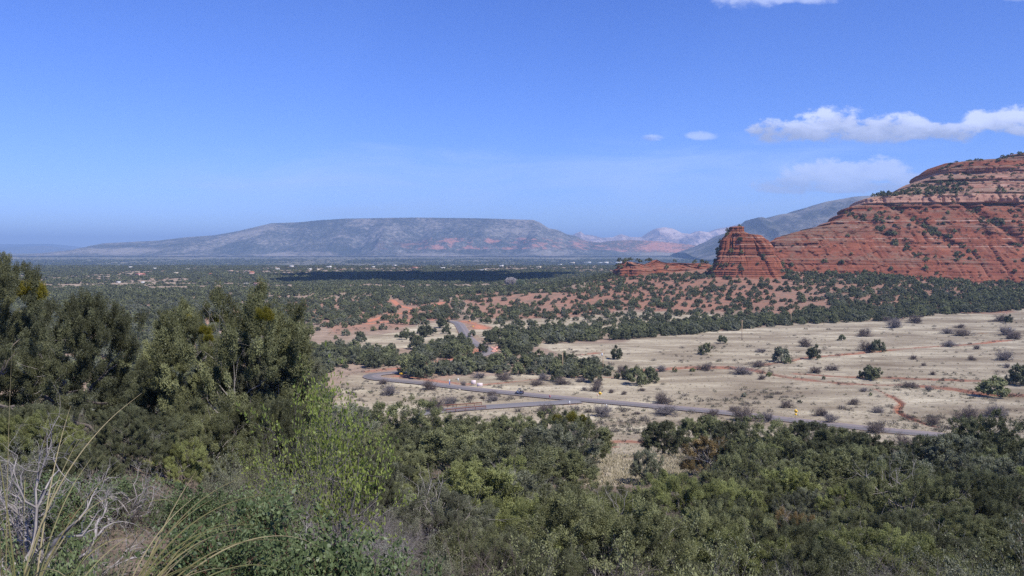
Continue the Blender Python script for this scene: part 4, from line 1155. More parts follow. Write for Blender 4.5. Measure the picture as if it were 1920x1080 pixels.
def grass_tuft(x, y, n, L, lab, seed, azr=(0, 6.28), z=None, w0=0.011):
    rg_ = np.random.default_rng(seed)
    ln = [arc_blade(rg_, L * rg_.uniform(0.55, 1.1), rg_.uniform(0.05, 0.5), rg_.uniform(*azr), rg_.uniform(0.3, 2.2), rg_.uniform(0.1, 0.9)) for _ in range(n)]
    o = obj('grass_tuft', blade_mesh('grass_tuft', ln, w0), None, (x, y, gz(x, y) if z is None else z))
    return tag(o, lab, 'grass tuft', 'long dry grass tufts')
grass_tuft(-2.62, 4.5, 26, 1.75, 'long dry grass tuft rising in the bottom left corner', 1)
grass_tuft(-2.85, 4.7, 20, 1.9, 'long grass tuft cut by the left picture edge', 2)
grass_tuft(-2.15, 4.4, 34, 1.45, 'arching grass tuft sweeping over the bright manzanita', 3, (-0.7, 0.9))
for px, d, lab, sd in [(1085, 24, 'small pale dry grass clump at the bottom middle', 5), (1115, 22, 'second pale dry grass clump at the bottom middle', 6)]:
    x = P2X(px, d); grass_tuft(x, d, 40, 1.6, lab, sd, w0=0.02)

# ------------------------------------------------------------------ the valley: single trees given by row and column of their foot
FIELD = [
    (1323, 665, 22, 'olive', 'round olive juniper alone on the field beneath the left power pole'), (1354, 644, 17, 'dark green', 'small dark juniper alone on the field right beside the middle power pole'),
    (1156, 674, 22, 'dark green', 'dark round juniper alone right of the pole with the transformer'), (1464, 679, 30, 'grey green', 'pale bushy juniper beside the upper red wash'),
    (1476, 682, 13, 'olive', 'tiny juniper touching the pale bushy one by the wash'), (1525, 674, 24, 'dark green', 'dark egg shaped juniper on the upper red wash'),
    (1579, 639, 12, 'olive', 'small square juniper alone high on the field'), (1646, 660, 24, 'dark green', 'dark juniper with a grey bush at its left on the upper wash'),
    (1627, 710, 26, 'dark green', 'dark left half of the pair of junipers in mid field'), (1640, 713, 24, 'olive', 'front right half of the pair of junipers in mid field'),
    (1861, 743, 56, 'olive', 'broad low olive juniper between the two lower washes'), (1912, 722, 40, 'dark green', 'big dark juniper at the right edge of the field'),
    (1298, 697, 8, 'yellow green', 'tiny pointed juniper where the lower wash begins'), (1265, 698, 9, 'olive', 'tiny juniper just right of the four tree clump'),
    (1157, 710, 11, 'dark green', 'small egg shaped juniper left of the four tree clump'), (1177, 712, 22, 'dark green', 'dark left tree of the four tree clump'),
    (1193, 722, 34, 'olive', 'front light olive tree of the four tree clump'), (1219, 718, 30, 'dark green', 'right tree of the four tree clump with dead wood below'),
    (1218, 704, 16, 'grey green', 'small grey green tree at the back of the four tree clump'), (1141, 705, 10, 'dark green', 'small dark juniper at the right end of the belt by the poles'),
    (1044, 716, 24, 'dark green', 'dark leaning juniper in front of the belt near the left pole'), (1112, 717, 30, 'dark green', 'dark ragged juniper in front of the belt near the transformer pole'),
    (797, 632, 24, 'dark green', 'round juniper alone on the field left of the winding road'), (811, 658, 20, 'dark green', 'round juniper left of the red bend'),
    (780, 655, 28, 'dark green', 'pair like dark juniper further left of the red bend'), (843, 648, 22, 'dark green', 'dark juniper left beside the road where it dips'),
    (866, 647, 24, 'dark green', 'dark juniper touching the road where it dips'), (849, 666, 32, 'olive', 'light olive dome juniper inside the red bend'),
    (874, 658, 26, 'dark green', 'dark juniper at the red bend'), (905, 661, 18, 'dark green', 'pointed juniper standing inside the road bend'),
    (885, 632, 14, 'grey green', 'pale green tree at the right side of the upper road'), (1890, 606, 14, 'dark green', 'dark round bush at the upper right corner of the field'),
    (830, 615, 22, 'dark green', 'spreading dark juniper left of the top of the road'), (761, 627, 12, 'olive', 'small olive tree on the field left of the round juniper'),
    (788, 708, 44, 'dark green', 'dark juniper above the yellow arrow sign'), (770, 702, 40, 'olive', 'olive juniper behind the yellow arrow sign'),
    (700, 690, 30, 'dark green', 'dark round juniper behind the leftmost road bend'), (1441, 707, 9, 'yellow green', 'tiny bright green shrub on the lower wash'),
    (584, 697, 26, 'dark green', 'dark round juniper right of the big olive juniper'), (585, 660, 22, 'olive', 'olive round juniper right of the top of the big olive juniper'),
]
for px, pb, wp, tn, lab in FIELD:
    x, y = at(px, pb); W = wp / F * y
    o = juniper(x, y, W * 1.05, W * (0.95 if wp < 50 else 0.62), tn, 'far')
    tag(o, lab, 'juniper tree', 'junipers in the valley')
    TREES.append((x, y))

# bare mesquite bushes along the road and on the field
BBUSH = [(1243, 756, 34, 'big round'), (1250, 778, 46, 'wide'), (1336, 782, 26, 'fan shaped'), (1395, 790, 44, 'dense'), (1438, 791, 30, 'upright'), (1376, 772, 18, 'small'),
         (1601, 759, 20, 'small fan shaped'), (1646, 774, 26, 'low'), (1750, 796, 26, 'dark upright'), (1813, 790, 46, 'large open'), (1866, 782, 36, 'double'), (1475, 765, 24, 'thin'),
         (1540, 780, 26, 'small'), (1556, 792, 28, 'tall thin'), (1640, 812, 34, 'open'), (1696, 866, 40, 'blackish'), (1620, 734, 18, 'low'), (1748, 703, 12, 'tiny'),
         (1510, 650, 26, 'round'), (1428, 661, 20, 'low'), (1560, 694, 26, 'low'), (1620, 631, 26, 'two part'), (1678, 615, 30, 'large'), (1718, 606, 26, 'spreading'), (1800, 615, 20, 'low'),
         (1776, 626, 24, 'flat'), (1806, 630, 34, 'broad'), (1880, 603, 34, 'broad'), (1885, 628, 26, 'open'), (1900, 636, 26, 'dark'), (1660, 602, 24, 'low'), (1780, 650, 28, 'low'),
         (1830, 655, 14, 'small'), (1822, 676, 16, 'small'), (1885, 676, 30, 'dense'), (1712, 674, 14, 'small'), (1732, 686, 10, 'tiny'), (1888, 690, 14, 'small'), (1530, 700, 22, 'ragged'),
         (1322, 694, 34, 'flat'), (1390, 702, 40, 'wide'), (1424, 688, 30, 'flat'), (1428, 712, 16, 'upright'), (1740, 732, 14, 'small'), (1705, 727, 30, 'flat'), (1626, 658, 30, 'violet grey'),
         (731, 741, 32, 'round'), (717, 720, 24, 'low'), (805, 731, 30, 'dense'), (846, 760, 28, 'thin'), (815, 770, 40, 'pale'), (922, 742, 22, 'low'), (925, 752, 26, 'flat'), (905, 748, 10, 'tiny'),
         (1117, 734, 26, 'dense'), (1095, 733, 12, 'small'), (1147, 737, 12, 'small'), (1170, 740, 12, 'small'), (1128, 781, 36, 'reddish'), (1026, 776, 30, 'leafless'), (1195, 777, 14, 'low'),
         (1018, 713, 22, 'round'), (1005, 722, 26, 'flat'), (1055, 721, 34, 'flat'), (1090, 716, 22, 'flat'), (1120, 722, 20, 'round'), (945, 712, 34, 'flat'), (900, 709, 26, 'flat'),
         (1168, 698, 22, 'round'), (1175, 705, 24, 'low'), (1240, 697, 20, 'thin'), (1205, 733, 14, 'low'), (880, 748, 12, 'small'), (868, 722, 12, 'small')]
for i, (px, pb, wp, wd) in enumerate(BBUSH):
    x, y = at(px, pb); s = wp / F * y
    low = 0.5 if wd in ('flat', 'low', 'wide', 'broad') else 0.8
    o = obj('bare_bush', BAREF[i % 3], None, (x, y, gz(x, y) - 0.05), i * 1.7, (s / 1.75, s / 1.75, s * low / 1.5))
    o['_w'] = wd
    BBUSH[i] = (px, pb, y, o)
for lo, hi, wh in [(0, 650, 'high on the pale field'), (650, 700, 'between the upper and lower red wash'), (700, 745, 'on the field above the road'), (745, 2000, 'beside the lower road')]:
    row = sorted([t for t in BBUSH if lo <= t[1] < hi]); byw = {}
    for t in row: byw.setdefault(t[3]['_w'], []).append(t)
    for wd, r_ in byw.items():
        for k, t in enumerate(r_):
            del t[3]['_w']
            tag(t[3], f'{wd} bare grey bush {wh}' + (f', {nth(k, len(r_))}' if len(r_) > 1 else ''), 'bush', 'bare bushes on the valley floor')

# ------------------------------------------------------------------ the valley woods
BELTS = {   # base polygons in rows and columns of the view: name -> polygon, cover, tree width
    'behind the leftmost road bend': ([(530, 640), (600, 652), (690, 657), (760, 666), (850, 640), (890, 650), (880, 664), (850, 672), (800, 680), (750, 688), (690, 688), (600, 704), (530, 712)], 0.95, 5.0),
    'before the red road bank': ([(812, 692), (850, 686), (900, 674), (935, 670), (1000, 672), (1140, 690), (1145, 704), (1060, 712), (1030, 706), (960, 702), (880, 704), (812, 706)], 0.90, 5.2),
    'above the pale field': ([(905, 628), (940, 622), (1000, 625), (1180, 620), (1360, 604), (1500, 590), (1660, 580), (1760, 560), (1930, 560), (1930, 582), (1750, 592), (1660, 602), (1500, 609), (1360, 622), (1180, 637), (1010, 647), (1000, 660), (960, 668), (925, 652)], 0.85, 6.0),
}
SPARSE = [  # polygons of scattered trees: polygon, cover, width
    ([(-100, 640), (540, 640), (600, 700), (640, 800), (-100, 800)], 0.5, 5.2),
    ([(1040, 545), (1160, 512), (1340, 515), (1470, 530), (1560, 545), (1540, 585), (1360, 605), (1180, 622), (1100, 600), (1000, 575)], 0.30, 4.5),
    ([(1440, 512), (1930, 515), (1930, 545), (1700, 560), (1560, 545), (1470, 525)], 0.40, 5.0),
    ([(1560, 545), (1700, 555), (1930, 545), (1930, 565), (1660, 582), (1540, 590)], 0.72, 5.4),
    ([(840, 555), (1040, 545), (1100, 600), (1180, 622), (1000, 625), (900, 605), (860, 598)], 0.20, 4.6),
    ([(560, 560), (720, 556), (850, 556), (850, 596), (740, 612), (620, 640), (560, 636)], 0.32, 5.0),
    ([(-60, 560), (560, 560), (560, 640), (-60, 660)], 0.42, 5.2),
    ([(600, 615), (740, 605), (860, 600), (860, 640), (760, 655), (640, 650), (560, 660)], 0.05, 5.0),
    ([(-60, 524), (820, 528), (1000, 535), (1060, 530), (1160, 512), (1040, 545), (840, 555), (-60, 562)], 0.50, 5.4),
]
def world_ok(X, Y):
    return np.minimum(seg_dist(X, Y, L_MAIN[::3]), seg_dist(X, Y, L_SIDE[::2])) > 6.5
PTS = []    # x, y, width, zone id
cand_n = 0
zones = list(BELTS.items())
def scatter(dlo, dhi, cell, fn, seed):
    """jittered grid over the visible wedge"""
    rg_ = np.random.default_rng(seed)
    ys = np.arange(dlo, dhi, cell); out = []
    for y in ys:
        xs = np.arange(-0.66 * y, 0.66 * y, cell); out.append(np.stack([xs, np.full(len(xs), y)], 1))
    P = np.concatenate(out) + rg_.uniform(-0.5, 0.5, (sum(map(len, out)), 2)) * cell * 0.95
    return P, rg_
def zone_cover(X, Y):
    Z = ground_z(X, Y); px, py = project(X, Y, Z); n1 = fbm(X / 40 + 11, Y / 40 + 70, 55, 4) - 0.5
    qx = px + 40 * n1 * 500 / np.maximum(Y, 200); qy = py + 14 * n1 * 500 / np.maximum(Y, 200)
    cov = np.zeros(len(X)); wid_ = np.full(len(X), 5.0); zid = np.full(len(X), -1)
    for poly, c_, w_ in SPARSE:
        k = in_poly(qx, qy, poly); cov[k] = c_; wid_[k] = w_
    for i, (nm, (poly, c_, w_)) in enumerate(zones):
        k = in_poly(px + 6 * n1, py + 3 * n1, poly); cov[k] = c_; wid_[k] = w_; zid[k] = i
    return cov, wid_, zid, px, py, Z
# valley floor to 1100 m
P, rg_ = scatter(255, 1150, 4.3, None, 5)
cov, wd_, zid, px_, py_, Z_ = zone_cover(P[:, 0], P[:, 1])
patch = fbm(P[:, 0] / 26 + 40, P[:, 1] / 26 + 10, 66, 3)
farther = (py_ < 528) & (P[:, 1] > 880) & (px_ < 1150)
cov = np.where(farther, 0.36, cov)
keep = (cov > 0) & (rg_.random(len(P)) < np.clip(cov * (0.10 + 1.7 * patch) * 0.80, 0, 1)) & world_ok(P[:, 0], P[:, 1])
for L in L_DIRT: keep &= seg_dist(P[:, 0], P[:, 1], L) > 6
keep &= ~((Z_ > 60))
A1 = np.stack([P[keep, 0], P[keep, 1], wd_[keep] * rg_.choice([0.55, 0.8, 1.0, 1.2], keep.sum(), p=[.2, .3, .3, .2]) * 0.95, zid[keep]], 1)
# the left half of the hillside, below the big trees
P, rg_ = scatter(60, 255, 5.0, None, 9)
px_, py_ = project(P[:, 0], P[:, 1], ground_z(P[:, 0], P[:, 1]))
keep = (px_ < 620) & (px_ > -300) & (rg_.random(len(P)) < 0.45)
A0 = np.stack([P[keep, 0], P[keep, 1], rg_.uniform(2.6, 4.8, keep.sum()), np.full(keep.sum(), -1)], 1)
# far woods
P, rg_ = scatter(1150, 3150, 8.0, None, 6)
px_, py_ = project(P[:, 0], P[:, 1], ground_z(P[:, 0], P[:, 1]))
patch = fbm(P[:, 0] / 60 + 40, P[:, 1] / 210 + 10, 67, 4)
keep = (rg_.random(len(P)) < (0.14 + 0.40 * (1 - sstep(patch, 0.44, 0.56)))) & (px_ < 1480)
under = ((P[:, 0] + 150) / 480) ** 2 + ((P[:, 1] - 1720) / 420) ** 2 < 1; keep |= under & (rg_.random(len(P)) < 0.55)
A2 = np.stack([P[keep, 0], P[keep, 1], rg_.uniform(4.5, 9.0, keep.sum()), np.full(keep.sum(), -1)], 1)
P, rg_ = scatter(3150, 7000, 22.0, None, 8)
px_, py_ = project(P[:, 0], P[:, 1], ground_z(P[:, 0], P[:, 1]))
patch = fbm(P[:, 0] / 260 + 40, P[:, 1] / 700 + 10, 69, 4)
keep = (rg_.random(len(P)) < np.clip(2.2 - 3.2 * patch, 0.08, 1) * 0.62) & (px_ < 1450)
A3 = np.stack([P[keep, 0], P[keep, 1], rg_.uniform(9, 18, keep.sum()), np.full(keep.sum(), -1)], 1)

# the largest of the belts become trees of their own
ind = A1[A1[:, 3] >= 0]; score = ind[:, 2] / ind[:, 1]
zt = {}
N_IND = 300 - len(SLOPE) - len(FIELD) - len(SC.get('young_juniper', [])) - len(INF)
sel = np.argsort(-score)[:N_IND]
selset = set(map(tuple, ind[sel][:, :2]))
rg = np.random.default_rng(21)
for x, y, W, zi in ind[sel]:
    tn = ['dark green', 'olive', 'dark green', 'grey green'][int(rg.integers(0, 4))]
    o = juniper(x, y, W, W * rg.uniform(0.72, 0.95), tn, 'far')
    px, py = project1(x, y, gz(x, y)); zt.setdefault(int(zi), []).append((px, py, y, o, tn, W))
for zi, lst in zt.items():
    ys = sorted(t[1] for t in lst); c1_, c2_ = ys[len(ys) // 3], ys[2 * len(ys) // 3]
    for lo, hi, rw in [(-1, c1_, 'back row'), (c1_, c2_, 'middle row'), (c2_, 1e9, 'front row')]:
        for tn in ['dark green', 'olive', 'grey green']:
            row = sorted([t for t in lst if lo <= t[1] < hi and t[4] == tn], key=lambda t: t[0])
            for k, t in enumerate(row):
                tag(t[3], f'{tn} juniper, {nth(k, len(row))}, {rw} {zones[zi][0]}', 'juniper tree', 'junipers in the valley')
mask = np.array([tuple(p) not in selset for p in A1[:, :2]])
A1 = A1[mask]

# bushes rooted on the cliffs: dense in the gullies, on benches and on the vegetated slopes
RP = np.concatenate(ROCKPTS)
rg = np.random.default_rng(31)
px_, py_ = project(RP[:, 0], RP[:, 1], RP[:, 2])
prob = np.full(len(RP), 0.0016)
massm = RP[:, 0] > 260
prob += 0.05 * sstep(RP[:, 3], 1.6, 4)
prob += 0.05 * ((RP[:, 2] > 114) & (RP[:, 2] < 137) & (px_ < 1800)) + 0.02 * (RP[:, 2] > 114)
prob += 0.004 * (RP[:, 2] < 48)
prob += 0.02 * ((px_ > 1640) & (py_ > 395) & (py_ < 440) & (fbm(RP[:, 0] / 30, RP[:, 2] / 12, 91, 3) > 0.5))
prob *= 0.2 + 1.9 * fbm(RP[:, 0] / 22 + 3, RP[:, 2] / 9 + 4, 93, 3)
k = (rg.random(len(RP)) < prob) & (px_ > 1150) & (px_ < 2000)
A4 = np.stack([RP[k, 0], RP[k, 1], rg.uniform(2.0, 5.6, k.sum()), np.full(k.sum(), -1)], 1); Z4 = RP[k, 2]
# talus between the butte and the main cliff
XY = np.concatenate([A1, A0, A2, A3]); XYZ = np.concatenate([XY[:, :2], (ground_z(XY[:, 0], XY[:, 1]))[:, None]], 1)
allp = np.concatenate([XYZ, np.stack([A4[:, 0], A4[:, 1], Z4], 1)])
allw = np.concatenate([XY[:, 2], A4[:, 2]])
rg = np.random.default_rng(41)
n = len(allp); dist_ = np.hypot(allp[:, 0], allp[:, 1])
idx = np.where(dist_ < 900, rg.integers(0, 4, n), 4 + rg.integers(0, 3, n))
hs_ = np.where(dist_ < 1150, rg.uniform(0.75, 1.0, n), rg.uniform(0.36, 0.6, n))
scl = np.stack([allw / NW, allw / NW, allw / NW * hs_ * 1.1], 1)
allp[:, 2] -= 0.08 * allw
print('woodland', n, 'individual', len(sel), 'young', len(SC.get('young_juniper', [])), 'scrub', len(SC['scrub_bush']), 'bare', len(SC['bare_bush']) + len(BBUSH))

# three tiny bushes of the field carry the meshes the far woods repeat
SRC = []
for i, (px, pb, wp, lab) in enumerate([(1500, 756, 7, 'small dark green bush right of the curve sign and above the road'), (1632, 742, 6, 'small olive bush beside the short red gully'),
                                       (1545, 712, 7, 'small dark green bush between the two lower washes'), (1395, 745, 9, 'low grey green bush above the road')]):
    x, y = at(px, pb); s = wp / F * y
    o = obj('small_bush', DOTV[i], None, (x, y, gz(x, y)), i, (s / NW, s / NW, s / NW)); SRC.append(o)
    tag(o, lab, 'bush', 'small bushes on the field')
fsrc = []
for mesh in [FARV['dark green'][0], FARV['olive'][1], FARV['dark green'][2], FARV['grey green'][1]]:
    fsrc.append(next((o for o in bpy.data.objects if o.data is mesh), None) or obj('juniper', mesh))
sources = fsrc + SRC[:3]

me = bpy.data.meshes.new('woodland'); me.vertices.add(n); me.vertices.foreach_set('co', allp.astype(np.float32).ravel())
a = me.attributes.new('scl', 'FLOAT_VECTOR', 'POINT'); a.data.foreach_set('vector', scl.astype(np.float32).ravel())
a = me.attributes.new('rz', 'FLOAT', 'POINT'); a.data.foreach_set('value', rg.uniform(0, 6.28, n).astype(np.float32))
a = me.attributes.new('kind_id', 'INT', 'POINT'); a.data.foreach_set('value', idx.astype(np.int32))
wood = obj('juniper_woodland', me); tag(wood, 'dark speckled juniper woods covering the valley floor and the rock ledges', 'woodland', kind='stuff')
ng = bpy.data.node_groups.new('woodland', 'GeometryNodeTree')
ng.interface.new_socket('Geometry', in_out='INPUT', socket_type='NodeSocketGeometry'); ng.interface.new_socket('Geometry', in_out='OUTPUT', socket_type='NodeSocketGeometry')
gi = ng.nodes.new('NodeGroupInput'); go = ng.nodes.new('NodeGroupOutput'); jn_ = ng.nodes.new('GeometryNodeJoinGeometry')
def named(nm, typ):
    q = ng.nodes.new('GeometryNodeInputNamedAttribute'); q.data_type = typ; q.inputs['Name'].default_value = nm; return q.outputs['Attribute']
sv, rv, kv = named('scl', 'FLOAT_VECTOR'), named('rz', 'FLOAT'), named('kind_id', 'INT')
cx_ = ng.nodes.new('ShaderNodeCombineXYZ'); ng.links.new(rv, cx_.inputs[2])
e2r = ng.nodes.new('FunctionNodeEulerToRotation'); ng.links.new(cx_.outputs[0], e2r.inputs[0])
for i, so in enumerate(sources):
    cmpn = ng.nodes.new('FunctionNodeCompare'); cmpn.data_type = 'INT'; cmpn.operation = 'EQUAL'
    ii = [s_ for s_ in cmpn.inputs if s_.type == 'INT']; ng.links.new(kv, ii[0]); ii[1].default_value = i
    oi = ng.nodes.new('GeometryNodeObjectInfo'); oi.inputs['Object'].default_value = so; oi.inputs['As Instance'].default_value = True; oi.transform_space = 'ORIGINAL'
    iop = ng.nodes.new('GeometryNodeInstanceOnPoints')
    ng.links.new(gi.outputs[0], iop.inputs['Points']); ng.links.new(cmpn.outputs[0], iop.inputs['Selection']); ng.links.new(oi.outputs['Geometry'], iop.inputs['Instance'])
    ng.links.new(e2r.outputs[0], iop.inputs['Rotation']); ng.links.new(sv, iop.inputs['Scale']); ng.links.new(iop.outputs[0], jn_.inputs[0])
ng.links.new(jn_.outputs[0], go.inputs[0])
md = wood.modifiers.new('woodland', 'NODES'); md.node_group = ng

# ------------------------------------------------------------------ dry grass and tiny field shrubs (uncountable)
def field_grass(n, seed):
    rg_ = np.random.default_rng(seed)
    t = 1 / np.sqrt(rg_.uniform(1 / 720.0 ** 2, 1 / 75.0 ** 2, n)); u = rg_.uniform(-0.36, 0.66, n)
    X = u * t; Y = t
    Z = ground_z(X, Y); fi, re, li, fp, qm = paint(X, Y, Z)
    k = (fi > 0.4) & (re < 0.45) & (qm > 5.2) & (fbm(X / 5, Y / 5, 77, 2) > 0.36); X, Y, Z = X[k], Y[k], Z[k]; n = len(X)
    h = rg_.uniform(0.22, 0.55, n); h[rg_.random(n) < 0.05] *= 1.5
    bl = 5; B = np.repeat(np.stack([X, Y, Z - 0.04], 1), bl, 0); m = len(B)
    B[:, :2] += rg_.normal(size=(m, 2)) * 0.16
    D = unit(rg_.normal(size=(m, 3)) * np.array([0.5, 0.5, 0.1]) + np.array([0, 0, 1]))
    V_, Fc, kk = leaf_tris(B, D, np.repeat(h, bl), 0.16, rg_)
    tn = np.clip(np.repeat(rg_.normal(0.55, 0.22, n), bl), 0, 1)
    o = obj('dry_grass', mesh_np('dry_grass', V_, Fc, M_GRASS, {'tint': np.repeat(tn, kk)}))
    tag(o, 'pale dry grass tufts growing all over the open field', 'grass', kind='stuff')
field_grass(90000, 51)

def tiny_scrub(n, seed, big=False):
    rg_ = np.random.default_rng(seed)
    t = 1 / np.sqrt(rg_.uniform(1 / 720.0 ** 2, 1 / 215.0 ** 2, n)); u = rg_.uniform(-0.36, 0.66, n); X = u * t; Y = t
    Z = ground_z(X, Y); fi, re, li, fp, qm = paint(X, Y, Z)
    k = (qm > 6) & (rg_.random(n) < np.where(re > 0.4, 1.0, 0.12 + 0.9 * (fbm(X / 30 + 2, Y / 30, 78, 3) > 0.55))); X, Y, Z = X[k], Y[k], Z[k]; n = len(X)
    s = rg_.uniform(0.4, 1.4, n) * (1.9 if big else 1); bl = 90 if big else 26; m = n * bl
    q = unit(rg_.normal(size=(m, 3))); q[:, 2] = np.abs(q[:, 2]); S = np.repeat(s, bl)[:, None]
    B = np.repeat(np.stack([X, Y, Z], 1), bl, 0) + q * S * np.array([0.6, 0.6, 0.45]) * rg_.random((m, 1)) ** 0.5
    V_, Fc, kk = leaf_tris(B, unit(q + np.array([0, 0, 0.4])), S[:, 0] * (0.30 if big else 0.40), S[:, 0] * (0.05 if big else 0.12), rg_)
    tn = np.repeat(np.clip(rg_.normal(0.4, 0.3, n), 0, 1), bl)
    mt = foliage('scrub_grey', (0.10, 0.085, 0.085), (0.15, 0.13, 0.12), (0.17, 0.155, 0.125)) if big else foliage('scrub_low', (0.06, 0.05, 0.045), (0.10, 0.10, 0.075), (0.10, 0.125, 0.06))
    o = obj('grey_scrub' if big else 'low_scrub', mesh_np('low_scrub', V_, Fc, mt, {'tint': np.repeat(tn, kk)}))
    tag(o, 'grey twiggy dwarf shrubs thinly spread over the dry field' if big else 'tiny dark shrubs dotted over the dry field', 'scrub', kind='stuff')
tiny_scrub(6500, 52)
tiny_scrub(1500, 53, True)

def undergrowth():
    rg_ = np.random.default_rng(61); VV, FF, TT = [], [], []; n0 = 0
    for dlo, dhi, n, bl, L, W, hh in [(4, 26, 2600, 150, 0.040, 0.018, 0.30), (26, 70, 8500, 44, 0.10, 0.04, 0.42), (70, 225, 20000, 16, 0.24, 0.10, 0.5)]:
        t = np.sqrt(rg_.uniform(dlo ** 2, dhi ** 2, n)); u = rg_.uniform(-0.66, 0.66, n); X = u * t; Y = t
        Z = ground_z(X, Y); fi, re, li, fp, qm = paint(X, Y, Z)
        k = (fi < 0.45) & (re < 0.6) & (fbm(X / 7 + 3, Y / 7 + 8, 88, 3) > 0.36); X, Y, Z = X[k], Y[k], Z[k]; n = len(X)
        s_ = rg_.uniform(0.5, 1.3, n) * hh; m = n * bl; q = unit(rg_.normal(size=(m, 3))); q[:, 2] = np.abs(q[:, 2])
        S = np.repeat(s_, bl)[:, None]; B = np.repeat(np.stack([X, Y, Z - 0.03], 1), bl, 0) + q * S * np.array([1.35, 1.35, 1.0]) * rg_.random((m, 1)) ** 0.5
        twig = rg_.random(m) < 0.35
        V_, Fc, kk = leaf_tris(B, unit(q * 0.8 + np.array([0, 0, 0.5]) + rg_.normal(size=(m, 3)) * 0.4), L * rg_.uniform(0.7, 1.3, m) * np.where(twig, 2.6, 1), W * np.where(twig, 0.35, 1.0), rg_)
        tn = np.clip(np.repeat(rg_.normal(0.62, 0.25, n), bl) - 0.62 * twig + rg_.normal(size=m) * 0.06, 0, 1)
        VV.append(V_); FF.append(Fc + n0); TT.append(np.repeat(tn, kk)); n0 += len(V_)
    o = obj('undergrowth', mesh_np('undergrowth', np.concatenate(VV), np.concatenate(FF), foliage('undergrowth', (0.15, 0.125, 0.115), (0.115, 0.12, 0.085), (0.12, 0.145, 0.065)), {'tint': np.concatenate(TT)}))
    tag(o, 'low grey and olive undergrowth filling the slope between the trees', 'undergrowth', kind='stuff')
undergrowth()
# ------------------------------------------------------------------ made things
def boxes(bs):
    """list of (cx, cy, cz, sx, sy, sz[, rz]) as one mesh"""
    Vs, Fs = [], []
    for i, b in enumerate(bs):
        cx, cy, cz, sx, sy, sz = b[:6]; rz = b[6] if len(b) > 6 else 0; be = 0.06 * min(sx, sy, sz)
        q = []
        for z, ins in ((-sz / 2, be), (-sz / 2 + be, 0), (sz / 2 - be, 0), (sz / 2, be)):
            for x, y in ((-1, -1), (1, -1), (1, 1), (-1, 1)): q.append((x * (sx / 2 - ins), y * (sy / 2 - ins), z))
        q = np.array(q); c, s = math.cos(rz), math.sin(rz)
        q[:, :2] = q[:, :2] @ np.array([[c, s], [-s, c]]); Vs.append(q + np.array([cx, cy, cz]))
        f = [[3, 2, 1, 0], [12, 13, 14, 15]] + [[4 * k + j, 4 * k + (j + 1) % 4, 4 * k + 4 + (j + 1) % 4, 4 * k + 4 + j] for k in range(3) for j in range(4)]
        Fs.append(np.array(f) + 16 * i)
    return np.concatenate(Vs), np.concatenate(Fs)
def bx(name, bs, mat, parent=None, **kw):
    V_, f = boxes(bs); return obj(name, mesh_np(name, V_, f, mat), parent, **kw)
def tb(name, lines, mat, parent=None, sides=8, **kw):
    V_, f = tubes(lines, sides)
    caps = []; n0 = 0
    for P, r in lines:
        n = len(P); caps += [list(range(n0, n0 + sides))[::-1], list(range(n0 + (n - 1) * sides, n0 + n * sides))]; n0 += n * sides
    return obj(name, mesh_np(name, V_, [f, np.array(caps)], mat, smooth=False), parent, **kw)
def prism(name, pts, t, mat, parent=None, y0=0.0, **kw):
    """outline in x,z given thickness t along y"""
    n = len(pts); P = np.array([(x, y0 - t / 2, z) for x, z in pts] + [(x, y0 + t / 2, z) for x, z in pts])
    j = np.arange(n); side = np.stack([j, (j + 1) % n, (j + 1) % n + n, j + n], 1)
    return obj(name, mesh_np(name, P, [np.array([list(range(n))]), np.array([list(range(n, 2 * n))[::-1]]), side[:, ::-1]], mat), parent, **kw)

M_YEL = simple('sign_yellow', (0.85, 0.52, 0.02), 0.45, var=0.05); M_BLK = simple('sign_black', (0.02, 0.02, 0.02), 0.5)
M_REDS = simple('sign_red', (0.55, 0.02, 0.03), 0.45, var=0.08); M_WHT = simple('white_paint', (0.8, 0.8, 0.78), 0.5, var=0.04)
M_STEEL = simple('galvanised', (0.35, 0.35, 0.36), 0.45, 0.6); M_RUST = simple('rusty_steel', (0.16, 0.065, 0.04), 0.8, var=0.4, scale=2)
M_BLUE = simple('blue_panel', (0.06, 0.16, 0.45), 0.5); M_ORA = simple('orange_panel', (0.75, 0.22, 0.04), 0.5)
M_PALE = simple('pale_panel', (0.72, 0.60, 0.60), 0.6, var=0.06); M_POLE = simple('pole_wood', (0.42, 0.30, 0.18), 0.8, var=0.3)
M_TYRE = simple('tyre', (0.025, 0.025, 0.027), 0.85); M_CARB = simple('utv_paint', (0.10, 0.13, 0.22), 0.35, var=0.1)
M_CARK = simple('utv_black', (0.03, 0.03, 0.035), 0.5); M_SKIN = simple('skin', (0.45, 0.28, 0.2), 0.6); M_SHIRT = simple('shirt_dark', (0.07, 0.07, 0.09), 0.8)
M_SHIRT2 = simple('shirt_light', (0.45, 0.45, 0.5), 0.8); M_TAIL = simple('tail_light', (0.6, 0.03, 0.03), 0.3); M_STONEP = simple('pink_stone', (0.52, 0.27, 0.22), 0.9, var=0.25, scale=0.8)


def face_cam(x, y, off=0.0): return math.atan2(-x, y) * 1.0 + off       # local -Y looks back along the line to the origin

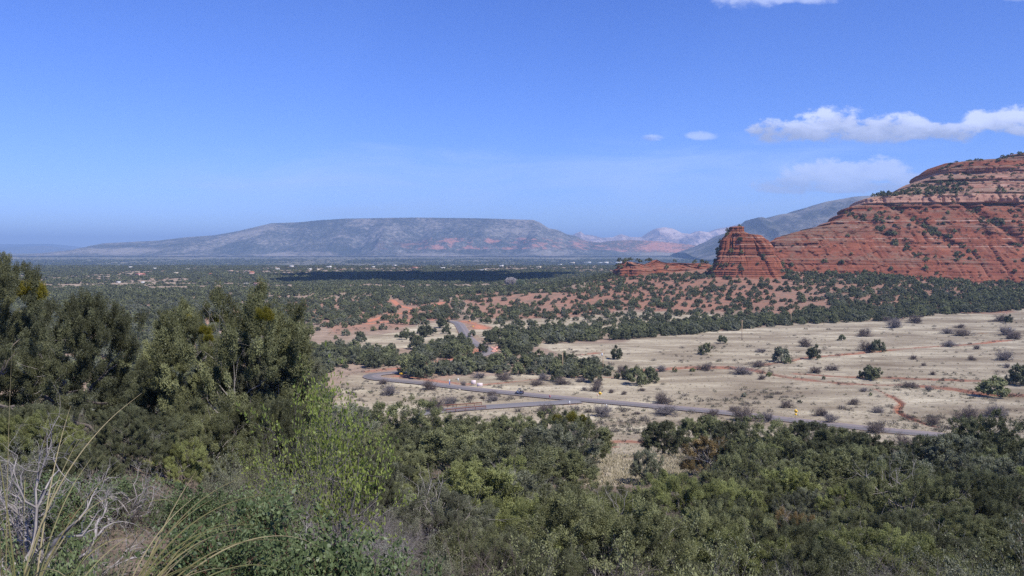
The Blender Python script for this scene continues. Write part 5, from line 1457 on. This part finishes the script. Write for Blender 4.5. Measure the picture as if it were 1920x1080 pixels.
def sign_post(px, pyb, H, lab, cat='road sign', group=None):
    x, y = at(px, pyb); r = empty('road_sign', (x, y, gz(x, y)), face_cam(x, y)); tag(r, lab, cat, group)
    tb('post', [(np.array([[0, 0.03, -0.2], [0, 0.03, H]]), [0.035, 0.035])], M_STEEL, r, 6); return r
def text(s_, size, mat, parent, loc, name='lettering'):
    cu = bpy.data.curves.new(name, 'FONT'); cu.body = s_; cu.size = size; cu.align_x = 'CENTER'; cu.align_y = 'CENTER'; cu.extrude = 0.004
    cu.materials.append(mat); q = bpy.data.objects.new(name, cu); COL.objects.link(q); bpy.context.view_layer.update()
    me = bpy.data.meshes.new_from_object(q); bpy.data.objects.remove(q)
    o = obj(name, me, parent, loc); o.rotation_euler = (R(90), 0, 0); return o
def diamond(s_): return [(0, -s_), (s_, 0), (0, s_), (-s_, 0)]

r = sign_post(1031, 757.5, 2.9, 'red stop sign at the mouth of the side road', 'stop sign'); r.rotation_euler.z += R(-50)
oc = [(0.42 * math.cos(R(22.5 + 45 * k)), 2.5 + 0.42 * math.sin(R(22.5 + 45 * k))) for k in range(8)]
prism('border', [(x * 1.07, 2.5 + (z - 2.5) * 1.07) for x, z in oc], 0.02, M_WHT, r, -0.02)
pl = prism('panel', oc, 0.03, M_REDS, r, -0.025); text('STOP', 0.30, M_WHT, pl, (0, -0.046, 2.5))
r = sign_post(1492, 787, 3.4, 'yellow diamond curve sign with a plaque beside the lower road', 'curve sign')
pl = prism('panel', [(x, z + 2.55) for x, z in diamond(0.62)], 0.03, M_YEL, r)
prism('arrow', [(0.16, 2.25), (0.26, 2.25), (0.26, 2.72), (-0.06, 2.72), (-0.06, 2.86), (-0.34, 2.66), (-0.06, 2.46), (-0.06, 2.60), (0.16, 2.60)], 0.02, M_BLK, pl, -0.022)
bx('plaque', [(0, 0, 1.60, 0.66, 0.03, 0.55)], M_YEL, r)
r = sign_post(1125, 749, 2.4, 'amber diamond sign with a black mark beyond the junction', 'warning sign')
pl = prism('panel', [(x, z + 2.0) for x, z in diamond(0.66)], 0.03, M_YEL, r)
prism('symbol', [(-0.34, 1.92), (0.34, 1.92), (0.34, 2.08), (0.05, 2.18), (-0.34, 2.08)], 0.02, M_BLK, pl, -0.022)
r = sign_post(1120.5, 749.5, 1.9, 'small orange and white plate left of the amber diamond sign', 'road sign')
bx('panel', [(-0.12, 0, 1.6, 0.34, 0.03, 0.30)], M_ORA, r); bx('plate', [(0.24, 0, 1.55, 0.36, 0.03, 0.18)], M_WHT, r)
r = sign_post(752, 707, 1.6, 'wide yellow arrow board on the inside of the leftmost bend', 'arrow sign')
pl = bx('panel', [(0, 0, 1.35, 1.25, 0.03, 0.62)], M_YEL, r)
prism('arrow', [(-0.45, 1.35), (-0.2, 1.52), (-0.2, 1.42), (0.45, 1.42), (0.45, 1.28), (-0.2, 1.28), (-0.2, 1.18)], 0.02, M_BLK, pl, -0.022)
for px, pyb, w_, h_, lab in [(834, 598, 1.5, 0.65, 'wide yellow board left of the top of the road'), (881, 605, 0.8, 0.8, 'yellow plate at the outside of the top bend'), (887, 616, 0.75, 0.7, 'yellow plate on the right of the upper road')]:
    r = sign_post(px, pyb, 1.7, lab, 'road sign', 'yellow boards along the upper road'); bx('panel', [(0, 0, 1.4, w_, 0.03, h_)], M_YEL, r)
r = sign_post(843, 725, 2.6, 'tall narrow blue panel under a white one by the road', 'information sign')
bx('panel', [(0, 0, 2.3, 0.42, 0.04, 0.62)], M_WHT, r); bx('lower_panel', [(0, 0, 1.35, 0.36, 0.04, 1.1)], M_BLUE, r)
r = sign_post(859, 720, 2.1, 'small white and pale blue plate on a post behind the road', 'information sign')
bx('panel', [(0, 0, 1.85, 0.48, 0.03, 0.5)], M_WHT, r); bx('lower_panel', [(0, 0, 1.48, 0.48, 0.03, 0.2)], simple('pale_blue', (0.35, 0.6, 0.75)), r)
for px, pyb, w_, h_, lab in [(888, 722.5, 1.75, 1.5, 'pale pink square board right of the blue panel'), (899.5, 726.5, 2.1, 1.25, 'pale pink wide board nearer the road with a reddish foot')]:
    x, y = at(px, pyb); r = empty('notice_board', (x, y, gz(x, y)), face_cam(x, y)); tag(r, lab, 'notice board', 'pale boards by the road')
    bx('panel', [(0, 0, 0.35 + h_ / 2, w_, 0.08, h_)], M_PALE, r)
    for sx in (-1, 1): bx('leg', [(sx * w_ * 0.42, 0.09, 0.3, 0.1, 0.09, 0.9)], M_RUST, r)
for px, pyb, lab in [(1068, 757, 'short white marker post on red earth at the junction'), (1137, 763.5, 'short white marker post on the near verge right of the junction')]:
    x, y = at(px, pyb); r = empty('marker_post', (x, y, gz(x, y)), 0.2); tag(r, lab, 'marker post', 'white marker posts')
    tb('post', [(np.array([[0, 0, -0.1], [0, 0, 0.86], [0, 0, 0.93]]), [0.19, 0.18, 0.10])], M_WHT, r, 10); bx('reflector', [(0, -0.19, 0.72, 0.14, 0.03, 0.1)], M_STEEL, r)


def railing(pts, lab, h=0.95):
    """rusty beam on posts following rows and columns of the view"""
    L = wline(pts, 6); Z = ground_z(L[:, 0], L[:, 1]); c = L.mean(0); z0 = Z.mean()
    r = empty('guard_rail', (c[0], c[1], z0)); tag(r, lab, 'guard rail', 'rusty railings of the side road')
    P = np.column_stack([L - c, Z - z0])
    for nm, zz, rad in (('top_beam', h, 0.17), ('lower_beam', h * 0.45, 0.06)): tb(nm, [(P + np.array([0, 0, zz]), np.full(len(P), rad))], M_RUST, r, 4)
    s_ = np.linalg.norm(np.diff(P, axis=0), axis=1).sum(); k = max(3, int(s_ / 2.4)); t = np.linspace(0, len(P) - 1, k)
    for a_ in t:
        q = np.array([np.interp(a_, range(len(P)), P[:, j]) for j in range(3)]); bx('post', [(q[0], q[1] + 0.12, q[2] + h / 2 - 0.1, 0.16, 0.16, h + 0.2)], M_RUST, r)
railing([(822, 766), (850, 764.5), (880, 762.5), (903, 760.5)], 'rusty railing on the far side of the side road')
railing([(836, 774.5), (860, 771.5), (885, 768.8), (911, 767)], 'rusty railing on the near side of the side road')


def power_pole(px, pyt, pyb, lab, arm=True, trans=False):
    x, y = at(px, pyb); H = (pyb - pyt) / F * y; z = gz(x, y)
    r = empty('power_pole', (x, y, z), 0.35); tag(r, lab, 'power pole', 'wooden power poles')
    tb('pole', [(np.array([[0, 0, -0.5], [0, 0, H]]), [0.20, 0.13])], M_POLE, r, 8)
    if arm:
        bx('crossarm', [(0, 0.17, H - 0.45, 2.4, 0.12, 0.14)], M_POLE, r)
        for sx in (-1.05, 0.35, 1.05): tb('insulator', [(np.array([[sx, 0.17, H - 0.38], [sx, 0.17, H - 0.15]]), [0.06, 0.04])], M_STEEL, r, 6)
    if trans: tb('transformer', [(np.array([[-0.42, 0, H - 2.6], [-0.42, 0, H - 2.5], [-0.42, 0, H - 1.6], [-0.42, 0, H - 1.5]]), [0.2, 0.3, 0.3, 0.2])], simple('transformer_grey', (0.55, 0.6, 0.66), 0.4), r, 10)
power_pole(1055, 660, 696, 'leftmost power pole, rising out of the tree belt', False)
power_pole(1130.5, 655, 696, 'power pole with a pale transformer at the right end of the belt', True, True)
power_pole(1391, 600, 638, 'grey power pole standing on the open pale field')
power_pole(1483, 580, 609.5, 'small power pole at the top edge of the pale field')
for p in [(195, 512, 531)]:
    x, y = at(p[0], p[2]); H = 17 / F * y; r = empty('mast', (x, y, gz(x, y))); tag(r, 'thin grey mast standing far off in the woods on the left', 'mast')
    for sx, sy in ((-1, -1), (1, -1), (0, 1)): tb('leg', [(np.array([[sx * 0.7, sy * 0.7, 0], [sx * 0.25, sy * 0.25, H]]), [0.09, 0.07])], M_STEEL, r, 4)
    tb('brace', [(np.array([[0.7 * (1 - k / 12) * math.cos(k * 2.1), 0.7 * (1 - k / 12) * math.sin(k * 2.1), H * k / 12.0] for k in range(12)]), np.full(12, 0.05)) if False else np.array([0.7 * (1 - k / 14) * math.cos(k * 2.1), 0.7 * (1 - k / 14) * math.sin(k * 2.1), H * k / 12.0]) for k in range(0)] or [(np.array([[0.6 * (1 - k / 14) * math.cos(k * 2.1), 0.6 * (1 - k / 14) * math.sin(k * 2.1), H * k / 12.0] for k in range(12)]), np.full(12, 0.05))], M_STEEL, r, 3)
x, y = at(1842, 627); r = tb('fallen_log', [(np.array([[-3.1, 0, 0.62], [-1, 0.1, 0.7], [1, 0, 0.66], [3.1, 0.1, 0.72]]), [0.16, 0.15, 0.13, 0.10]), (np.array([[0, 0, 0.68], [0.1, 0.1, -0.1]]), [0.12, 0.16])], simple('log_brown', (0.30, 0.17, 0.09), 0.9), None, 7)
r.location = (x, y, gz(x, y)); tag(r, 'brown bare log propped up on the upper right field', 'log')


def rock(px, pyb, s_, lab, mat, seed, cat='boulder', group=None):
    x, y = at(px, pyb); rg_ = np.random.default_rng(seed)
    P, T = np.meshgrid(np.linspace(-np.pi / 2, np.pi / 2, 12), np.linspace(0, 2 * np.pi, 18, endpoint=False), indexing='ij')
    D = np.stack([np.cos(P) * np.cos(T), np.cos(P) * np.sin(T), np.sin(P)], -1).reshape(-1, 3)
    N = unit(rg_.normal(size=(14, 3))); c_ = rg_.uniform(0.55, 0.95, 14); rad = np.min(np.where(D @ N.T > 0.05, c_ / np.maximum(D @ N.T, 0.05), 9), 1); rad = np.minimum(rad, 1.15)
    V_ = D * rad[:, None] * np.array([1, 0.8, 0.62]) * s_
    o = obj('boulder', mesh_np('boulder', V_, grid_faces(12, 18, True), mat), None, (x, y, gz(x, y) + 0.25 * s_), seed); tag(o, lab, cat, group)
for k, (px, pyb, s_, lab) in enumerate([(923, 653, 1.1, 'topmost pink boulder at the outside of the road bend'), (927, 656, 1.5, 'largest pink boulder at the outside of the road bend'), (931, 654, 1.2, 'pink boulder at the right of the heap by the road bend'),
                                        (925, 660, 1.3, 'lowest pink boulder at the outside of the road bend'), (930, 659, 0.9, 'small pink boulder at the foot of the heap by the bend'), (937, 652, 1.0, 'reddish boulder set apart right of the road bend')]):
    rock(px, pyb, s_, lab, M_STONEP, k + 3, group='pink boulders by the road bend')
M_SAND = simple('sandstone', (0.5, 0.42, 0.33), 0.9, var=0.2)
for k, (px, pyb, s_, lab) in enumerate([(1012, 734.5, 0.55, 'pale stone on the verge just right of the car'), (861, 731, 0.45, 'pale stone on the near verge below the blue panel'), (918, 642, 0.8, 'pale stone right of the road below the tree belt')]):
    rock(px, pyb, s_, lab, M_SAND, k + 30, 'stone')
rock(833, 916, 0.30, 'x', M_SAND, 44, 'stone') if False else None


# the open buggy on the road with two riders
def skin_person(name, J, Rd, edges, mat, parent=None, loc=(0, 0, 0)):
    me = bpy.data.meshes.new(name); me.from_pydata(J, edges, []); me.materials.append(mat); o = obj(name, me, parent, loc)
    md_ = o.modifiers.new('skin', 'SKIN'); sl = me.skin_vertices[0].data if me.skin_vertices else None
    if sl is None: me.attributes; return o
    for i, rr in enumerate(Rd): sl[i].radius = (rr, rr)
    sl[0].use_root = True; o.modifiers.new('sub', 'SUBSURF').render_levels = 1
    return o
def seated(name, lab, loc, rz, mat, helmet):
    import bmesh
    J = [(0, 0, 0.1), (0, 0.0, 0.32), (0, 0.02, 0.52), (0, 0.0, 0.63), (0, -0.02, 0.74), (0, -0.01, 0.84),
         (0.19, 0.0, 0.54), (0.25, -0.16, 0.36), (0.18, -0.38, 0.38), (-0.19, 0.0, 0.54), (-0.25, -0.16, 0.36), (-0.18, -0.38, 0.38),
         (0.10, 0, 0.08), (0.14, -0.42, 0.14), (0.14, -0.56, -0.28), (0.14, -0.70, -0.31), (-0.10, 0, 0.08), (-0.14, -0.42, 0.14), (-0.14, -0.56, -0.28), (-0.14, -0.70, -0.31)]
    E = [(0, 1), (1, 2), (2, 3), (3, 4), (4, 5), (2, 6), (6, 7), (7, 8), (2, 9), (9, 10), (10, 11), (0, 12), (12, 13), (13, 14), (14, 15), (0, 16), (16, 17), (17, 18), (18, 19)]
    Rd = [0.15, 0.14, 0.15, 0.055, 0.095, 0.09, 0.06, 0.045, 0.035, 0.06, 0.045, 0.035, 0.09, 0.07, 0.05, 0.04, 0.09, 0.07, 0.05, 0.04]
    me = bpy.data.meshes.new(name); bm = bmesh.new(); lay = bm.verts.layers.skin.verify()
    vs = [bm.verts.new(j) for j in J]
    for v, rr in zip(vs, Rd): v[lay].radius = (rr, rr)
    vs[0][lay].use_root = True
    for a_, b_ in E: bm.edges.new((vs[a_], vs[b_]))
    bm.to_mesh(me); bm.free(); me.materials.append(mat)
    o = obj(name, me, None, loc, rz); o.modifiers.new('skin', 'SKIN'); s_ = o.modifiers.new('sub', 'SUBSURF'); s_.levels = s_.render_levels = 1
    tag(o, lab, 'person')
    P, T = np.meshgrid(np.linspace(-np.pi / 2, np.pi / 2, 9), np.linspace(0, 2 * np.pi, 14, endpoint=False), indexing='ij')
    V_ = np.stack([np.cos(P) * np.cos(T) * 0.14, np.cos(P) * np.sin(T) * 0.16, np.sin(P) * 0.14], -1).reshape(-1, 3) + np.array([0, 0.0, 0.86])
    obj('helmet', mesh_np('helmet', V_, grid_faces(9, 14, True), helmet, smooth=True), o); return o
cx0, cy0 = at(974, 739.6); ca, cb = at(1000, 742), at(948, 737)
hd = math.atan2(cb[1] - ca[1], cb[0] - ca[0]) + math.pi / 2 + R(8)       # local -Y points the way it drives
cz0 = float(base_z(np.array([cx0]), np.array([cy0]))[0]) + 0.10
car = empty('buggy', (cx0, cy0, cz0), hd); tag(car, 'dark open off-road buggy with two riders driving on the main road', 'buggy')
def loft(name, secs, mat, parent):
    """sections along y: (y, half width, z low, z high)"""
    V_ = []; 
    for y, hw, zl, zh in secs:
        for x, z in ((-hw * 0.92, zl), (-hw, zl + (zh - zl) * 0.35), (-hw * 0.95, zh - 0.05), (-hw * 0.7, zh), (hw * 0.7, zh), (hw * 0.95, zh - 0.05), (hw, zl + (zh - zl) * 0.35), (hw * 0.92, zl)): V_.append((x, y, z))
    n = len(secs); f = grid_faces(n, 8, True); return obj(name, mesh_np(name, V_, [f, np.array([list(range(8))]), np.array([list(range((n - 1) * 8, n * 8))[::-1]])], mat), parent)
loft('body', [(-1.42, 0.36, 0.42, 0.62), (-1.25, 0.50, 0.38, 0.82), (-0.80, 0.62, 0.36, 0.98), (-0.55, 0.70, 0.34, 1.02), (-0.40, 0.72, 0.34, 0.62), (0.45, 0.72, 0.34, 0.62), (0.55, 0.72, 0.34, 0.98), (1.30, 0.70, 0.45, 0.98), (1.40, 0.60, 0.55, 0.90)], M_CARB, car)
bx('bumper', [(0, -1.50, 0.5, 0.8, 0.1, 0.12), (0, -1.46, 0.66, 0.6, 0.08, 0.08)], M_CARK, car)
bx('cargo_bed', [(0, 0.98, 1.06, 1.30, 0.85, 0.18)], M_CARK, car)
cage = []
for sx in (-0.62, 0.62): cage += [(np.array([[sx, -0.78, 0.98], [sx * 0.92, -0.30, 1.82], [sx * 0.92, 0.42, 1.86], [sx, 0.62, 1.0]]), np.full(4, 0.035)), (np.array([[sx * 0.92, 0.42, 1.84], [sx, 1.2, 1.02]]), [0.03, 0.03])]
for yy_ in (-0.30, 0.42): cage.append((np.array([[-0.57, yy_, 1.84], [0.57, yy_, 1.84]]), [0.035, 0.035]))
tb('roll_cage', cage, M_CARK, car, 6); bx('roof', [(0, 0.06, 1.90, 1.24, 0.95, 0.06)], M_CARK, car)
bx('windshield', [(0, -0.60, 1.20, 1.1, 0.03, 0.40)], simple('clear_panel', (0.45, 0.5, 0.6), 0.15), car)
for sx in (-0.33, 0.33): bx('seat', [(sx, 0.12, 0.68, 0.46, 0.48, 0.16), (sx, 0.38, 0.98, 0.44, 0.14, 0.60)], M_CARK, car)
for sx in (-0.5, 0.5): bx('tail_light', [(sx, 1.44, 0.84, 0.16, 0.05, 0.1)], M_TAIL, car)
for sx in (-0.35, 0.35): bx('headlight', [(sx, -1.34, 0.72, 0.18, 0.08, 0.1)], M_WHT, car)
def wheel(sx, y):
    P = np.linspace(0, 2 * np.pi, 20, endpoint=False); sec = [(-0.14, 0.22), (-0.14, 0.31), (-0.08, 0.345), (0.08, 0.345), (0.14, 0.31), (0.14, 0.22)]
    V_ = [(dx, r_ * math.cos(a_), r_ * math.sin(a_)) for dx, r_ in sec for a_ in P]
    w_ = empty('wheel', (sx * 0.74, y, 0.345)); w_.parent = car
    obj('tyre', mesh_np('tyre', V_, grid_faces(6, 20, True), M_TYRE), w_); tb('rim', [(np.array([[-0.10, 0, 0], [0.10, 0, 0]]), [0.22, 0.22])], M_STEEL, w_, 12)
for sx in (-1, 1):
    for y in (-1.05, 1.0): wheel(sx, y)
for sx, m_, hm_, lab in ((-0.33, M_SHIRT, M_CARK, 'person in dark clothes and black helmet driving the buggy'), (0.33, M_SHIRT2, M_WHT, 'person in light clothes and pale helmet riding in the buggy')):
    c, s_ = math.cos(hd), math.sin(hd); lx, ly = sx, 0.18
    seated('person', lab, (cx0 + lx * c - ly * s_, cy0 + lx * s_ + ly * c, cz0 + 0.76), hd, m_, hm_)

# ------------------------------------------------------------------ houses far off in the woods
M_WALLS = {'tan': simple('stucco_tan', (0.48, 0.33, 0.24), 0.9, var=0.06), 'pink': simple('stucco_pink', (0.60, 0.36, 0.30), 0.9, var=0.06), 'white': simple('stucco_white', (0.72, 0.70, 0.66), 0.9, var=0.04), 'cream': simple('stucco_cream', (0.66, 0.56, 0.42), 0.9, var=0.05)}
M_ROOFS = {'red': simple('roof_red', (0.34, 0.13, 0.08), 0.8), 'grey': simple('roof_grey', (0.45, 0.45, 0.45), 0.8), 'white': simple('roof_white', (0.75, 0.74, 0.72), 0.8)}
M_WIN = simple('window_dark', (0.04, 0.05, 0.07), 0.2)
def house(px, pyb, w_, h_, wc, rc, lab, flat=True, rz=None):
    x, y = at(px, pyb); r = empty('house', (x, y, gz(x, y)), random.uniform(-0.6, 0.6) if rz is None else rz); tag(r, lab, 'house', 'houses scattered in the woods')
    W = w_ / F * y; H = h_ / F * y; D = W * 0.6
    bx('wall', [(0, 0, H / 2, W, D, H)] + ([(W * 0.32, -D * 0.32, H * 0.66, W * 0.34, D * 0.6, H * 1.32)] if W > 14 else []), M_WALLS[wc], r)
    if flat: bx('roof', [(0, 0, H + 0.12, W * 1.02, D * 1.02, 0.22)], M_ROOFS[rc], r)
    else:
        p = [(-W * 0.54, H), (W * 0.54, H), (W * 0.30, H * 1.55), (-W * 0.30, H * 1.55)]; prism('roof', p, D * 1.08, M_ROOFS[rc], r)
    for k in range(3): bx('window', [(-W * 0.36 + k * W * 0.22, -D / 2 - 0.03, H * 0.5, W * 0.10, 0.1, H * 0.36)], M_WIN, r)
HOUSES = [(485, 536, 15, 6, 'pink', 'red', 'large pink villa in the woods above the big olive juniper', True), (467, 532, 18, 3, 'cream', 'white', 'long low cream house left of the pink villa', True),
          (263, 518, 18, 4, 'pink', 'red', 'long reddish roofed house on the left plain', False), (268, 529, 6, 3, 'white', 'white', 'small white cube house below the long reddish one', True),
          (230, 533, 6, 3, 'cream', 'red', 'small cream house left of the white cube house', True), (222, 529, 8, 2.6, 'white', 'grey', 'low white house near the grey mast', True),
          (472, 516, 10, 4, 'pink', 'red', 'pink house high above the pink villa', False), (450, 523, 6, 3, 'tan', 'red', 'tan house left above the pink villa', True),
          (383, 547, 5, 3, 'cream', 'grey', 'small cream shed in the woods left of the villa', True), (433, 510, 8, 3, 'tan', 'grey', 'tan house near the far edge of the woods', True),
          (520, 505, 8, 2.6, 'white', 'white', 'white house at the far edge above the big juniper', True), (547, 502, 7, 3, 'white', 'grey', 'white house at the far edge right of the first', True),
          (580, 505, 8, 2.6, 'white', 'white', 'white flat house at the far edge left of the cloud shade', True), (596, 506, 6, 3, 'cream', 'white', 'cream house beside the white flat house at the far edge', True),
          (617, 503, 10, 3, 'white', 'white', 'long white house above the left end of the cloud shade', True), (640, 508, 6, 3, 'pink', 'red', 'pink house above the left end of the cloud shade', True),
          (778, 507, 12, 3, 'tan', 'red', 'tan red roofed house just behind the cloud shade', False), (700, 503, 6, 3, 'white', 'white', 'white house behind the middle of the cloud shade', True),
          (740, 500, 9, 2.5, 'white', 'grey', 'low white house beyond the cloud shade', True), (807, 553, 6, 3, 'white', 'white', 'white hut in the woods below the cloud shade', True),
          (830, 505, 8, 2.6, 'white', 'white', 'white house right behind the cloud shade', True), (860, 502, 8, 2.6, 'cream', 'grey', 'cream house at the right behind the cloud shade', True),
          (905, 507, 14, 2.2, 'white', 'white', 'long white building past the cloud shade', True), (940, 500, 8, 2.5, 'white', 'white', 'white building above the pale bare tree', True),
          (1010, 503, 9, 2.5, 'cream', 'white', 'cream building left of the low red ridge', True), (1050, 498, 8, 2.4, 'white', 'grey', 'grey roofed white building left of the low red ridge', True),
          (1100, 494, 16, 2.2, 'white', 'white', 'long white building in the row above the low red ridge', True), (1130, 494, 18, 2.2, 'white', 'white', 'longest white building in the row above the low red ridge', True),
          (1160, 494, 12, 2.2, 'white', 'grey', 'right white building in the row above the low red ridge', True), (1072, 494, 10, 2.2, 'cream', 'white', 'left cream building in the row above the low red ridge', True),
          (290, 504, 6, 3, 'white', 'white', 'white house at the far woods edge above the dark tree', True), (245, 503, 6, 2.6, 'white', 'white', 'small white house at the far woods edge on the left', True),
          (330, 512, 8, 2.6, 'cream', 'grey', 'cream house between the long reddish house and the villa', True), (352, 505, 6, 2.6, 'white', 'white', 'white house behind the big olive juniper on the far edge', True),
          (395, 517, 7, 2.6, 'tan', 'red', 'red roofed tan house left of the pink house', False), (660, 516, 6, 2.6, 'white', 'grey', 'white house inside the cloud shade', True)]
for h_ in HOUSES: house(*h_)

# two pale trees by the cloud shade
for px, pyb, wp, hp, m_, nm, lab in [(958, 536, 18, 11, simple('pale_twigs', (0.42, 0.38, 0.36), 0.9), 'bare_tree', 'pale leafless cottonwood at the right end of the cloud shade'), (976, 537, 15, 9, foliage('pale_green', (0.12, 0.15, 0.09), (0.20, 0.24, 0.14), (0.3, 0.33, 0.2)), 'leafy_tree', 'pale green cottonwood beside the leafless one')]:
    x, y = at(px, pyb); W = wp / F * y; H = hp / F * y; r = empty(nm, (x, y, gz(x, y))); tag(r, lab, 'tree')
    obj('crown', juniper_crown('crown', px, H, W, 60, 40, 1.1, 0.35, m_, 0.11, 5), r); tb('trunk', [(np.array([[0, 0, -0.4], [0.2, 0, H * 0.5]]), [0.5, 0.25])], M_BARK, r)

# ------------------------------------------------------------------ the air
def haze():
    x0, x1, y0, y1, z0, z1 = -34000, 34000, -33600, 33600, -62, 640
    Vv = [(x, y, z) for z in (z0, z1) for x, y in ((x0, y0), (x1, y0), (x1, y1), (x0, y1))]
    me = mesh_np('haze', Vv, np.array([[0, 3, 2, 1], [4, 5, 6, 7], [0, 1, 5, 4], [1, 2, 6, 5], [2, 3, 7, 6], [3, 0, 4, 7]]))
    m = bpy.data.materials.new('haze'); m.use_nodes = True; t = NT(m.node_tree); t.n.clear()
    o = t.new('ShaderNodeOutputMaterial'); v = t.new('ShaderNodeVolumePrincipled')
    v.inputs['Color'].default_value = (0.42, 0.64, 1.0, 1); v.inputs['Density'].default_value = 7.8e-5; v.inputs['Anisotropy'].default_value = 0.0
    t.l.new(v.outputs[0], o.inputs['Volume']); me.materials.append(m)
    tag(obj('haze', me), 'pale blue haze over the valley', 'haze', kind='stuff')
haze()
